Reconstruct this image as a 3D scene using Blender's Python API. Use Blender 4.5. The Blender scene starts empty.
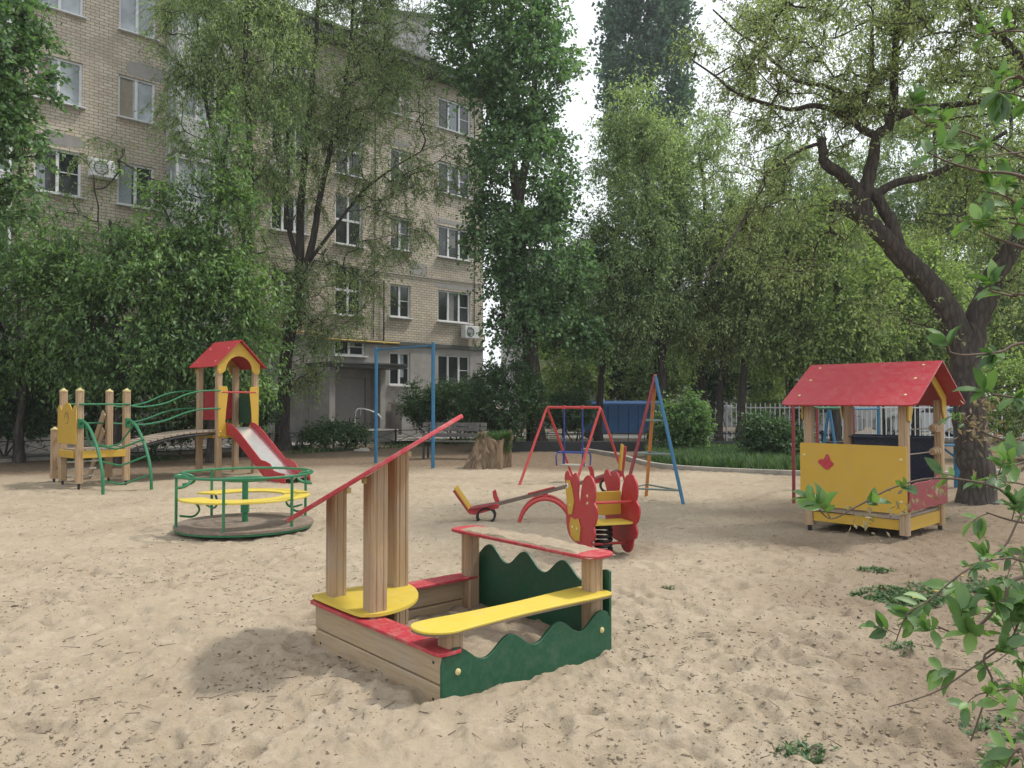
import bpy, math, random
import numpy as np
from mathutils import Vector, Matrix
R = math.radians
random.seed(7)
C = bpy.context.scene.collection
SC = bpy.context.scene

# ---------------------------------------------------------------- camera
F = 780.0; HOR = 402.0; EYE = 1.5
PITCH = math.atan((HOR-384)/F)
cam = bpy.data.cameras.new('camera'); camo = bpy.data.objects.new('camera', cam); C.objects.link(camo)
cam.sensor_width = 36; cam.lens = 36*F/1024; cam.clip_start = 0.05; cam.clip_end = 2000
camo.location = (0, 0, EYE); camo.rotation_euler = (R(90)+PITCH, 0, 0)
SC.camera = camo

# ---------------------------------------------------------------- world, sun, exposure
SUN_EL = 57; SUN_AZ = (0.93, 0.34)          # the sun stands to the right and behind the playground
w = bpy.data.worlds.new('World'); SC.world = w; w.use_nodes = True
nt = w.node_tree; nt.nodes.clear()
bg = nt.nodes.new('ShaderNodeBackground'); out = nt.nodes.new('ShaderNodeOutputWorld')
sky = nt.nodes.new('ShaderNodeTexSky'); sky.sky_type = 'NISHITA'; sky.sun_disc = False
sky.sun_elevation = R(SUN_EL); sky.sun_rotation = math.atan2(SUN_AZ[0], SUN_AZ[1])
sky.dust_density = 4.0; sky.air_density = 1.0
tc = nt.nodes.new('ShaderNodeTexCoord'); mp = nt.nodes.new('ShaderNodeMapping'); mp.inputs['Scale'].default_value = (1, 1, 2.5)
nz = nt.nodes.new('ShaderNodeTexNoise'); nz.inputs['Scale'].default_value = 2.2; nz.inputs['Detail'].default_value = 5
cr = nt.nodes.new('ShaderNodeMapRange'); cr.inputs[1].default_value = 0.3; cr.inputs[2].default_value = 0.65
cr.inputs[3].default_value = 0.72; cr.inputs[4].default_value = 0.97
mx = nt.nodes.new('ShaderNodeMixRGB'); mx.inputs[2].default_value = (6.9, 7.15, 7.4, 1)
L = nt.links.new
L(tc.outputs['Generated'], mp.inputs[0]); L(mp.outputs[0], nz.inputs['Vector']); L(nz.outputs['Fac'], cr.inputs[0])
L(cr.outputs[0], mx.inputs[0]); L(sky.outputs[0], mx.inputs[1]); L(mx.outputs[0], bg.inputs[0])
bg.inputs[1].default_value = 0.145; L(bg.outputs[0], out.inputs[0])
sd = bpy.data.lights.new('sun', 'SUN'); so = bpy.data.objects.new('sun', sd); C.objects.link(so)
sd.energy = 2.3; sd.angle = R(5.0); sd.color = (1.0, 0.94, 0.85)
_a = Vector((SUN_AZ[0], SUN_AZ[1], 0)).normalized()*math.cos(R(SUN_EL)); _a.z = math.sin(R(SUN_EL))
so.rotation_euler = _a.to_track_quat('Z', 'Y').to_euler()
SC.view_settings.view_transform = 'Standard'; SC.view_settings.look = 'None'
SC.view_settings.exposure = 0.48; SC.view_settings.gamma = 1.0
SC.render.engine = 'CYCLES'
SC.cycles.max_bounces = 6; SC.cycles.diffuse_bounces = 4; SC.cycles.glossy_bounces = 2
SC.cycles.transmission_bounces = 4; SC.cycles.transparent_max_bounces = 4; SC.cycles.volume_bounces = 0

# ---------------------------------------------------------------- measuring helpers
def G(px, py, z=0.0):
    Y = (EYE-z)*F/(py-HOR); return Vector(((px-512)/F*Y, Y, z))
def P(px, py, Y): return Vector(((px-512)/F*Y, Y, EYE+(HOR-py)*Y/F))

# ---------------------------------------------------------------- materials
def hexc(c): return (c[0], c[1], c[2], 1)
def newmat(name):
    m = bpy.data.materials.new(name); m.use_nodes = True
    n = m.node_tree; return m, n, n.nodes['Principled BSDF'], n.links.new
def node(n, t, **kw):
    x = n.nodes.new(t)
    for k, v in kw.items(): x.inputs[k].default_value = v
    return x
def mixc(n, a, b, fac, blend='MIX'):
    m = n.nodes.new('ShaderNodeMixRGB'); m.blend_type = blend
    for i, v in ((0, fac), (1, a), (2, b)):
        if hasattr(v, 'is_linked') or hasattr(v, 'links'): n.links.new(v, m.inputs[i])
        elif isinstance(v, (int, float)): m.inputs[i].default_value = v
        else: m.inputs[i].default_value = hexc(v)
    return m.outputs[0]
def ramp(n, fac, a, b, va=0.0, vb=1.0):
    m = n.nodes.new('ShaderNodeMapRange'); n.links.new(fac, m.inputs[0])
    m.inputs[1].default_value = a; m.inputs[2].default_value = b; m.inputs[3].default_value = va; m.inputs[4].default_value = vb
    return m.outputs[0]
def noise(n, scale, detail=3, vec=None, rough=0.5):
    x = node(n, 'ShaderNodeTexNoise', Scale=scale, Detail=detail, Roughness=rough)
    if vec is not None: n.links.new(vec, x.inputs['Vector'])
    return x.outputs['Fac']
def coords(n, scale=(1, 1, 1), kind='Object'):
    t = n.nodes.new('ShaderNodeTexCoord'); m = n.nodes.new('ShaderNodeMapping'); m.inputs['Scale'].default_value = scale
    n.links.new(t.outputs[kind], m.inputs[0]); return m.outputs[0]
def bump(n, h, strength, dist, b):
    x = n.nodes.new('ShaderNodeBump'); x.inputs['Strength'].default_value = strength; x.inputs['Distance'].default_value = dist
    n.links.new(h, x.inputs['Height']); n.links.new(x.outputs[0], b.inputs['Normal'])

def paint(name, col, rough=0.42, wear=0.35, dust=0.25, dcol=(0.36, 0.30, 0.22), weartone=None, chips=0.64):
    """weathered paint: faded patches, dust, few chips"""
    m, n, b, l = newmat(name); v = coords(n)
    f1 = noise(n, 5, 5, v, 0.6); f2 = noise(n, 34, 5, v, 0.65); f3 = noise(n, 11, 7, v, 0.75)
    dark = tuple(c*0.72 for c in col); fade = tuple(min(1, c*0.8+0.09) for c in col)
    c = mixc(n, col, dark, ramp(n, f1, 0.35, 0.75, 0, wear*1.2))
    c = mixc(n, c, fade, ramp(n, f2, 0.45, 0.75, 0, wear))
    c = mixc(n, c, dcol, ramp(n, f3, 0.5, 0.8, 0, dust*1.6))
    if weartone: c = mixc(n, c, weartone, ramp(n, noise(n, 26, 8, v, 0.75), chips, chips+0.03, 0, 0.85))
    l(c, b.inputs['Base Color']); l(ramp(n, f3, 0.4, 0.8, rough, min(0.9, rough+0.35)), b.inputs['Roughness'])
    bump(n, f2, 0.25, 0.004, b); return m
def wood(name, col, dark, axis='z', gloss=0.62):
    m, n, b, l = newmat(name)
    sc = {'x': (1.2, 22, 22), 'y': (22, 1.2, 22), 'z': (22, 22, 1.2)}[axis]
    v = coords(n, sc); v2 = coords(n)
    g = noise(n, 2.2, 7, v, 0.7); g2 = noise(n, 7.0, 5, v, 0.6); k = noise(n, 2.6, 4, v2, 0.6)
    c = mixc(n, col, dark, ramp(n, g, 0.42, 0.7, 0, 0.9))
    c = mixc(n, c, tuple(x*0.45 for x in dark), ramp(n, g2, 0.62, 0.78, 0, 0.75))
    c = mixc(n, c, (0.33, 0.29, 0.25), ramp(n, k, 0.45, 0.75, 0, 0.55))
    l(c, b.inputs['Base Color']); b.inputs['Roughness'].default_value = gloss
    bump(n, g2, 0.5, 0.006, b); return m
def plain(name, col, rough=0.6, metal=0.0, var=0.25, scale=8):
    m, n, b, l = newmat(name); v = coords(n)
    c = mixc(n, col, tuple(x*(1-var) for x in col), ramp(n, noise(n, scale, 5, v, 0.65), 0.35, 0.7))
    l(c, b.inputs['Base Color']); b.inputs['Roughness'].default_value = rough; b.inputs['Metallic'].default_value = metal
    bump(n, noise(n, scale*5, 4, v), 0.2, 0.01, b); return m
def leafmat(name, col, col2, trans=0.4, var=1.0, gloss=0.025, noisescale=0.5):
    """leaf: each leaf has its own tint; thin, lets light through"""
    m, n, b, l = newmat(name); n.nodes.remove(b)
    o = n.nodes['Material Output']
    g = n.nodes.new('ShaderNodeNewGeometry')
    v = coords(n); f = noise(n, noisescale, 3, v, 0.6)
    c = mixc(n, col, col2, ramp(n, f, 0.35, 0.65))
    hs = node(n, 'ShaderNodeHueSaturation')
    l(ramp(n, g.outputs['Random Per Island'], 0, 1, 1-0.42*var, 1+0.5*var), hs.inputs['Value']); hs.inputs['Saturation'].default_value = 0.84
    l(ramp(n, g.outputs['Random Per Island'], 0, 1, 0.515, 0.485), hs.inputs['Hue']); l(c, hs.inputs['Color'])
    d = n.nodes.new('ShaderNodeBsdfDiffuse'); t = n.nodes.new('ShaderNodeBsdfTranslucent'); gl = node(n, 'ShaderNodeBsdfGlossy', Roughness=0.5)
    l(hs.outputs[0], d.inputs[0])
    l(mixc(n, hs.outputs[0], (0.86, 1.0, 0.42), 0.9, 'MULTIPLY'), t.inputs[0])
    m1 = n.nodes.new('ShaderNodeMixShader'); m1.inputs[0].default_value = trans; l(d.outputs[0], m1.inputs[1]); l(t.outputs[0], m1.inputs[2])
    m2 = n.nodes.new('ShaderNodeMixShader'); m2.inputs[0].default_value = gloss; l(m1.outputs[0], m2.inputs[1]); l(gl.outputs[0], m2.inputs[2])
    l(m2.outputs[0], o.inputs[0]); return m
def barkmat(name, col, scale=9):
    m, n, b, l = newmat(name); v = coords(n, (1, 1, 0.22))
    vo = node(n, 'ShaderNodeTexVoronoi', Scale=scale); vo.feature = 'DISTANCE_TO_EDGE'
    nn = node(n, 'ShaderNodeTexNoise', Scale=6.0, Detail=6.0); l(v, nn.inputs['Vector'])
    l(mixc(n, v, nn.outputs['Color'], 0.12), vo.inputs['Vector'])
    f = noise(n, scale*2.2, 6, v, 0.7)
    c = mixc(n, tuple(x*0.45 for x in col), col, ramp(n, vo.outputs['Distance'], 0.0, 0.22))
    c = mixc(n, c, tuple(x*1.5 for x in col), ramp(n, f, 0.5, 0.8, 0, 0.6))
    l(c, b.inputs['Base Color']); b.inputs['Roughness'].default_value = 0.9
    bump(n, vo.outputs['Distance'], 1.0, 0.06, b); return m

RED = (0.40, 0.018, 0.028); YEL = (0.50, 0.31, 0.03); GRN = (0.012, 0.20, 0.085)
M = dict(
    red=paint('red_paint', RED, 0.4, 0.35, 0.2, weartone=(0.35, 0.27, 0.2), chips=0.70),
    redsand=paint('red_worn_paint', (0.42, 0.025, 0.04), 0.5, 0.5, 0.45, weartone=(0.40, 0.31, 0.23), chips=0.625),
    redtube=paint('red_tube_paint', (0.42, 0.03, 0.028), 0.35, 0.3, 0.12),
    roofred=paint('red_roof_panel', (0.36, 0.022, 0.036), 0.33, 0.25, 0.16),
    darkred=paint('dark_red_tube_paint_and_board_shade', (0.22, 0.02, 0.03), 0.4, 0.4, 0.12),
    yellow=paint('yellow_panel', YEL, 0.42, 0.2, 0.15),
    yellowworn=paint('worn_yellow_panel', (0.60, 0.46, 0.055), 0.45, 0.25, 0.25, weartone=(0.20, 0.14, 0.085), chips=0.645),
    green=paint('green_panel', (0.006, 0.075, 0.035), 0.42, 0.2, 0.08, weartone=(0.2, 0.22, 0.15), chips=0.73),
    greentube=paint('green_tube_paint', (0.008, 0.15, 0.058), 0.3, 0.3, 0.1),
    bluetube=paint('blue_tube_paint', (0.012, 0.135, 0.27), 0.35, 0.3, 0.12),
    navytube=paint('navy_tube_paint', (0.012, 0.035, 0.22), 0.35, 0.3, 0.12),
    navy=paint('navy_panel', (0.008, 0.018, 0.05), 0.45, 0.4, 0.1),
    orangetube=paint('orange_tube_paint', (0.48, 0.16, 0.03), 0.4, 0.5, 0.2),
    greytube=paint('grey_green_tube_paint', (0.12, 0.17, 0.15), 0.45, 0.5, 0.25),
    steel=plain('brushed_steel', (0.80, 0.80, 0.80), 0.32, 0.9, 0.1),
    brownsteel=plain('brown_worn_steel', (0.20, 0.15, 0.12), 0.45, 0.3, 0.4),
    darkmetal=plain('dark_metal', (0.035, 0.035, 0.038), 0.5, 0.4),
    blackmetal=plain('black_fence_paint', (0.012, 0.012, 0.013), 0.5, 0.2),
    rubber=plain('black_rubber', (0.022, 0.022, 0.023), 0.8),
    discwood=paint('sandy_platform_board', (0.17, 0.13, 0.10), 0.7, 0.4, 0.7, dcol=(0.33, 0.27, 0.2)),
    plyedge=wood('worn_plywood_edge', (0.17, 0.12, 0.07), (0.08, 0.055, 0.035), 'x'),
    cream=plain('cream_plastic_cap', (0.62, 0.52, 0.24), 0.45),
    woodx=wood('pine_beam_grain_along_x', (0.42, 0.31, 0.19), (0.29, 0.20, 0.11), 'x'),
    woody=wood('pine_beam_grain_along_y', (0.40, 0.30, 0.185), (0.27, 0.19, 0.11), 'y'),
    woodz=wood('pine_post_grain', (0.41, 0.285, 0.165), (0.28, 0.18, 0.095), 'z'),
    woodold=wood('grey_weathered_planks', (0.33, 0.27, 0.21), (0.22, 0.17, 0.13), 'y'),
    benchwood=wood('bench_planks', (0.10, 0.095, 0.09), (0.06, 0.055, 0.055), 'x'),
    white=plain('white_window_frame', (0.72, 0.73, 0.74), 0.4, 0, 0.12),
    concrete=plain('concrete', (0.30, 0.285, 0.26), 0.9, 0, 0.3, 3),
    kerb=plain('kerb_stone', (0.36, 0.33, 0.28), 0.9, 0, 0.35, 2.5),
    asphalt=plain('pale_pavement', (0.25, 0.24, 0.225), 0.95, 0, 0.25, 1.2),
    render=plain('grey_wall_render', (0.36, 0.34, 0.325), 0.9, 0, 0.3, 1.6),
    doormetal=plain('grey_painted_steel_door', (0.36, 0.335, 0.33), 0.5, 0, 0.1),
    pipeyellow=plain('yellow_gas_pipe_paint', (0.55, 0.36, 0.08), 0.5),
    bluebin=paint('blue_container_paint', (0.03, 0.14, 0.36), 0.45, 0.3, 0.15),
    carwhite=plain('white_car_paint', (0.7, 0.71, 0.73), 0.22, 0, 0.03),
    cardark=plain('dark_car_glass', (0.03, 0.035, 0.04), 0.1, 0, 0.2),
    roofsheet=plain('dark_roof_sheet', (0.10, 0.105, 0.10), 0.6, 0, 0.3, 1),
    balcony=plain('pale_balcony_panel', (0.52, 0.54, 0.53), 0.7, 0, 0.12, 2),
    distwall=plain('pale_distant_wall', (0.36, 0.355, 0.35), 0.9, 0, 0.12, 0.6),
    soil=plain('dark_garden_soil', (0.085, 0.065, 0.045), 1.0, 0, 0.4, 6),
    bark=barkmat('dark_bark', (0.062, 0.05, 0.042)),
    barkbig=barkmat('furrowed_bark', (0.075, 0.06, 0.05), 14),
    twig=plain('shrub_twig', (0.12, 0.085, 0.06), 0.8),
    stump=barkmat('weathered_stump_wood', (0.27, 0.19, 0.12), 7),
    l_poplar=leafmat('poplar_leaves', (0.085, 0.20, 0.075), (0.15, 0.29, 0.10), 0.48),
    l_column=leafmat('columnar_poplar_leaves', (0.06, 0.14, 0.10), (0.08, 0.17, 0.11), 0.35),
    l_bigelm=leafmat('old_elm_leaves', (0.27, 0.36, 0.14), (0.36, 0.44, 0.19), 0.55),
    l_elm=leafmat('elm_leaves', (0.215, 0.30, 0.09), (0.295, 0.38, 0.125), 0.55),
    l_elmlight=leafmat('feathery_elm_leaves', (0.24, 0.36, 0.14), (0.33, 0.44, 0.18), 0.55),
    l_olive=leafmat('olive_elm_leaves', (0.23, 0.33, 0.13), (0.31, 0.40, 0.17), 0.55),
    l_maple=leafmat('maple_leaves', (0.085, 0.20, 0.05), (0.20, 0.36, 0.085), 0.5),
    l_dark=leafmat('lilac_leaves', (0.05, 0.115, 0.035), (0.075, 0.16, 0.05), 0.36),
    l_back=leafmat('background_leaves', (0.22, 0.34, 0.08), (0.33, 0.44, 0.11), 0.56),
    l_shrub=leafmat('shrub_leaves', (0.07, 0.18, 0.035), (0.15, 0.31, 0.05), 0.45, 0.9, 0.05, 6),
    l_grass=leafmat('grass_blades', (0.05, 0.12, 0.028), (0.085, 0.17, 0.04), 0.35, 1, 0.03, 2),
    l_dry=leafmat('dry_blossom', (0.24, 0.15, 0.09), (0.30, 0.24, 0.12), 0.3, 1, 0.03, 5),
    l_flower=leafmat('yellow_petals', (0.75, 0.55, 0.02), (0.8, 0.6, 0.05), 0.3, 0.3, 0.03, 5),
    l_debris=leafmat('dry_debris', (0.055, 0.038, 0.025), (0.12, 0.08, 0.05), 0.1, 1, 0.03, 5),
)
def glassmat(name, col, rough=0.06):
    m, n, b, l = newmat(name); v = coords(n)
    l(mixc(n, col, tuple(x*0.6 for x in col), ramp(n, noise(n, 1.1, 3, v), 0.4, 0.6)), b.inputs['Base Color'])
    b.inputs['Roughness'].default_value = rough; b.inputs['Specular IOR Level'].default_value = 0.7; return m
M['pane'] = glassmat('dark_window_pane', (0.035, 0.04, 0.042))
M['panepale'] = glassmat('pale_sky_reflection_pane', (0.46, 0.51, 0.55))  # pale sky reflection is put into the pane colour
M['panegreen'] = glassmat('green_curtain_pane', (0.09, 0.15, 0.08))
def brickmat(name, c1, c2, mortar):
    m, n, b, l = newmat(name)
    t = n.nodes.new('ShaderNodeTexCoord'); s = n.nodes.new('ShaderNodeSeparateXYZ'); cb = n.nodes.new('ShaderNodeCombineXYZ')
    l(t.outputs['Object'], s.inputs[0]); l(s.outputs['X'], cb.inputs['X']); l(s.outputs['Z'], cb.inputs['Y'])
    br = n.nodes.new('ShaderNodeTexBrick'); l(cb.outputs[0], br.inputs['Vector'])
    br.inputs['Scale'].default_value = 1.0; br.inputs['Brick Width'].default_value = 0.27; br.inputs['Row Height'].default_value = 0.102
    br.inputs['Mortar Size'].default_value = 0.012; br.inputs['Mortar Smooth'].default_value = 0.3; br.inputs['Bias'].default_value = -0.1
    br.inputs['Color1'].default_value = hexc(c1); br.inputs['Color2'].default_value = hexc(c2); br.inputs['Mortar'].default_value = hexc(mortar)
    v = coords(n); c = mixc(n, br.outputs['Color'], (0.24, 0.205, 0.17), ramp(n, noise(n, 0.5, 7, v, 0.7), 0.44, 0.72, 0, 0.75))
    c = mixc(n, c, (0.46, 0.30, 0.20), ramp(n, noise(n, 3.3, 2, v, 0.5), 0.60, 0.74, 0, 0.45))
    l(c, b.inputs['Base Color']); b.inputs['Roughness'].default_value = 0.9; bump(n, br.outputs['Fac'], -0.6, 0.012, b); return m
M['brick'] = brickmat('cream_silicate_brick', (0.61, 0.55, 0.44), (0.50, 0.42, 0.33), (0.21, 0.185, 0.155))

# ---------------------------------------------------------------- object helpers
def link(name, me, mat, parent=None):
    o = bpy.data.objects.new(name, me); C.objects.link(o)
    if mat: me.materials.append(M[mat] if isinstance(mat, str) else mat)
    if parent is not None: o.parent = parent
    return o
def thing(name, label, cat, loc=(0, 0, 0), rz=0.0, group=None):
    o = bpy.data.objects.new(name, None); C.objects.link(o); o.location = loc; o.rotation_euler = (0, 0, rz)
    o.empty_display_size = 0.2; o['label'] = label; o['category'] = cat
    if group: o['group'] = group
    return o
def tag(o, label, cat, group=None):
    o['label'] = label; o['category'] = cat
    if group: o['group'] = group
    return o
def stuff(o, label, cat): o['label'] = label; o['category'] = cat; o['kind'] = 'stuff'; return o
def struct(o): o['kind'] = 'structure'; return o
def dup(root, loc, rz, label, group=None):
    r = root.copy(); C.objects.link(r); r.location = loc; r.rotation_euler = (0, 0, rz); r['label'] = label
    if group: r['group'] = group
    for ch in list(root.children):
        c = ch.copy(); C.objects.link(c); c.parent = r
        for g in ch.children:
            d = g.copy(); C.objects.link(d); d.parent = c
    return r

class MB:
    def __init__(s): s.v = []; s.f = []
    def add(s, vs, fs):
        o = len(s.v); s.v += [tuple(x) for x in vs]; s.f += [tuple(i+o for i in f) for f in fs]
    def box(s, c, d, rz=0.0, M3=None):
        hx, hy, hz = d[0]/2, d[1]/2, d[2]/2
        m = M3 if M3 is not None else Matrix.Rotation(rz, 3, 'Z')
        vs = [Vector(c)+m@Vector((x*hx, y*hy, z*hz)) for x in (-1, 1) for y in (-1, 1) for z in (-1, 1)]
        s.add(vs, [(0, 1, 3, 2), (4, 6, 7, 5), (0, 4, 5, 1), (2, 3, 7, 6), (0, 2, 6, 4), (1, 5, 7, 3)])
    def beam(s, p0, p1, a, b, up=(0, 0, 1)):
        p0, p1 = Vector(p0), Vector(p1); d = (p1-p0); ln = d.length; d.normalize()
        x = d.cross(Vector(up)); x = x.normalized() if x.length > 1e-4 else Vector((1, 0, 0)); z = x.cross(d)
        m = Matrix((x, d, z)).transposed(); s.box((p0+p1)/2, (a, ln, b), M3=m)
    def prism(s, pts, o, ax, ay, t):
        o, ax, ay, t = Vector(o), Vector(ax), Vector(ay), Vector(t); n = len(pts)
        lo = [o+ax*p[0]+ay*p[1] for p in pts]; hi = [p+t for p in lo]
        flip = ax.cross(ay).dot(t) < 0
        bot = tuple(range(n)); top = tuple(range(2*n-1, n-1, -1))
        sides = [(i, i+n, (i+1) % n+n, (i+1) % n) for i in range(n)]
        fs = [bot, top]+sides
        area = sum(pts[i][0]*pts[(i+1) % n][1]-pts[(i+1) % n][0]*pts[i][1] for i in range(n))
        if (area > 0) != flip: fs = [tuple(reversed(f)) for f in fs]
        s.add(lo+hi, fs)
    def tube(s, pts, r, n=8, closed=False, caps=True):
        pts = [Vector(p) for p in pts]; k = len(pts)
        rs = r if isinstance(r, (list, tuple, np.ndarray)) else [r]*k
        vs = []; prev = None
        for i, p in enumerate(pts):
            if closed: d = pts[(i+1) % k]-pts[i-1]
            else: d = pts[min(i+1, k-1)]-pts[max(i-1, 0)]
            d.normalize()
            if prev is None:
                u = d.orthogonal().normalized()
            else:
                u = prev-d*prev.dot(d); u.normalize()
            prev = u; w_ = d.cross(u)
            for j in range(n):
                a = 2*math.pi*j/n; vs.append(p+(u*math.cos(a)+w_*math.sin(a))*rs[i])
        fs = []
        for i in range(k if closed else k-1):
            i2 = (i+1) % k
            for j in range(n): fs.append((i*n+j, i*n+(j+1) % n, i2*n+(j+1) % n, i2*n+j))
        if not closed and caps: fs += [tuple(range(n-1, -1, -1)), tuple((k-1)*n+j for j in range(n))]
        s.add(vs, fs)
    def lathe(s, prof, c=(0, 0, 0), n=24):
        vs = [(c[0]+r*math.cos(2*math.pi*j/n), c[1]+r*math.sin(2*math.pi*j/n), c[2]+z) for r, z in prof for j in range(n)]
        fs = [(i*n+j, i*n+(j+1) % n, (i+1)*n+(j+1) % n, (i+1)*n+j) for i in range(len(prof)-1) for j in range(n)]
        fs += [tuple(range(n-1, -1, -1)), tuple((len(prof)-1)*n+j for j in range(n))]
        s.add(vs, fs)
    def dome(s, c, axis, r, h, n=8):
        c, axis = Vector(c), Vector(axis).normalized(); u = axis.orthogonal().normalized(); w_ = axis.cross(u)
        vs = []; 
        for (rr, hh) in ((r, -0.002), (r, h*0.35), (r*0.6, h*0.85)):
            for j in range(n):
                a = 2*math.pi*j/n; vs.append(c+(u*math.cos(a)+w_*math.sin(a))*rr+axis*hh)
        vs.append(c+axis*h); fs = []
        for i in range(2):
            for j in range(n): fs.append((i*n+j, i*n+(j+1) % n, (i+1)*n+(j+1) % n, (i+1)*n+j))
        for j in range(n): fs.append((2*n+j, 2*n+(j+1) % n, 3*n))
        s.add(vs, fs)
    def build(s, name, mat, parent=None, bevel=0.0, smooth=35):
        me = bpy.data.meshes.new(name); me.from_pydata([tuple(v) for v in s.v], [], s.f); me.update()
        if smooth:
            me.polygons.foreach_set('use_smooth', [True]*len(me.polygons)); me.set_sharp_from_angle(angle=R(smooth))
        o = link(name, me, mat, parent)
        if bevel:
            b = o.modifiers.new('bevel', 'BEVEL'); b.width = bevel; b.segments = 2; b.limit_method = 'ANGLE'; b.angle_limit = R(40)
        return o
def quads_mesh(name, verts, nper, mat, parent, smooth=False, faces=None):
    """verts (N*k,3) numpy; faces pattern per item"""
    me = bpy.data.meshes.new(name); N = len(verts)//nper
    pat = faces or [tuple(range(nper))]
    allf = []
    base = (np.arange(N)*nper)[:, None]
    loops = []; starts = []; tot = 0; sizes = []
    cols = np.concatenate([base+np.array(p)[None, :] for p in pat], axis=1).ravel()
    sz = np.tile(np.array([len(p) for p in pat]), N)
    st = np.concatenate([[0], np.cumsum(sz)[:-1]])
    me.vertices.add(len(verts)); me.vertices.foreach_set('co', verts.astype(np.float32).ravel())
    me.loops.add(len(cols)); me.loops.foreach_set('vertex_index', cols.astype(np.int32))
    me.polygons.add(len(sz)); me.polygons.foreach_set('loop_start', st.astype(np.int32))
    try: me.polygons.foreach_set('loop_total', sz.astype(np.int32))
    except Exception: pass
    if smooth: me.polygons.foreach_set('use_smooth', [True]*len(sz))
    me.update(calc_edges=True)
    return link(name, me, mat, parent)
def smoothpts(pts, k=6, closed=False):
    pts = [Vector(p) for p in pts]; n = len(pts); out_ = []
    rng = range(n if closed else n-1)
    for i in rng:
        g = (lambda j: pts[j % n]) if closed else (lambda j: pts[min(max(j, 0), n-1)])
        p0, p1, p2, p3 = g(i-1), g(i), g(i+1), g(i+2)
        for j in range(k):
            t = j/k
            out_.append(0.5*((2*p1)+(p2-p0)*t+(2*p0-5*p1+4*p2-p3)*t*t+(3*p1-p0-3*p2+p3)*t**3))
    if not closed: out_.append(pts[-1])
    return out_
def rrect(x0, y0, x1, y1, r, k=5):
    rr = r if isinstance(r, (list, tuple)) else [r]*4
    o = []
    for (cx, cy, a0, q) in ((x1, y0, -90, rr[1]), (x1, y1, 0, rr[2]), (x0, y1, 90, rr[3]), (x0, y0, 180, rr[0])):
        sx = -1 if cx == x1 else 1; sy = -1 if cy == y1 else 1
        for i in range(k+1):
            a = R(a0+90*i/k); o.append((cx+sx*q+q*math.cos(a), cy+sy*q+q*math.sin(a)))
    return o
def post_outline(w_, g=0.007, ch=0.012):
    """square timber with chamfered corners and two long grooves on every face"""
    h = w_/2; g = 0.005; o = []
    side = [(-h+ch, h), (-h*0.42-0.006, h), (-h*0.42, h-g), (-h*0.42+0.006, h), (h*0.42-0.006, h), (h*0.42, h-g), (h*0.42+0.006, h), (h-ch, h)]
    for k in range(4):
        a = -k*math.pi/2; c_, s_ = round(math.cos(a)), round(math.sin(a))
        o += [(x*c_-y*s_, x*s_+y*c_) for x, y in side]
    return o

# ================================================================ GROUND
def vnoise(x, y, s, seed):
    rs = np.random.RandomState(seed); T = rs.rand(256, 256)
    x = x/s+37.3; y = y/s+91.7; xi = np.floor(x).astype(int); yi = np.floor(y).astype(int); fx = x-xi; fy = y-yi
    fx = fx*fx*(3-2*fx); fy = fy*fy*(3-2*fy); g = lambda a, b: T[a % 256, b % 256]
    return (g(xi, yi)*(1-fx)+g(xi+1, yi)*fx)*(1-fy)+(g(xi, yi+1)*(1-fx)+g(xi+1, yi+1)*fx)*fy-0.5
def hlow(x, y):
    x = np.asarray(x, float); y = np.asarray(y, float)
    h = 0.05*vnoise(x, y, 2.6, 1)+0.03*vnoise(x, y, 0.9, 2)
    h += 0.035*np.exp(-((x+0.35)**2+(y-3.7)**2)/0.35)          # sand heaped at the sandbox corner
    h -= 0.05*np.exp(-((x+6.8)**2+(y-13.2)**2)/3.0)
    return h
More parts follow.
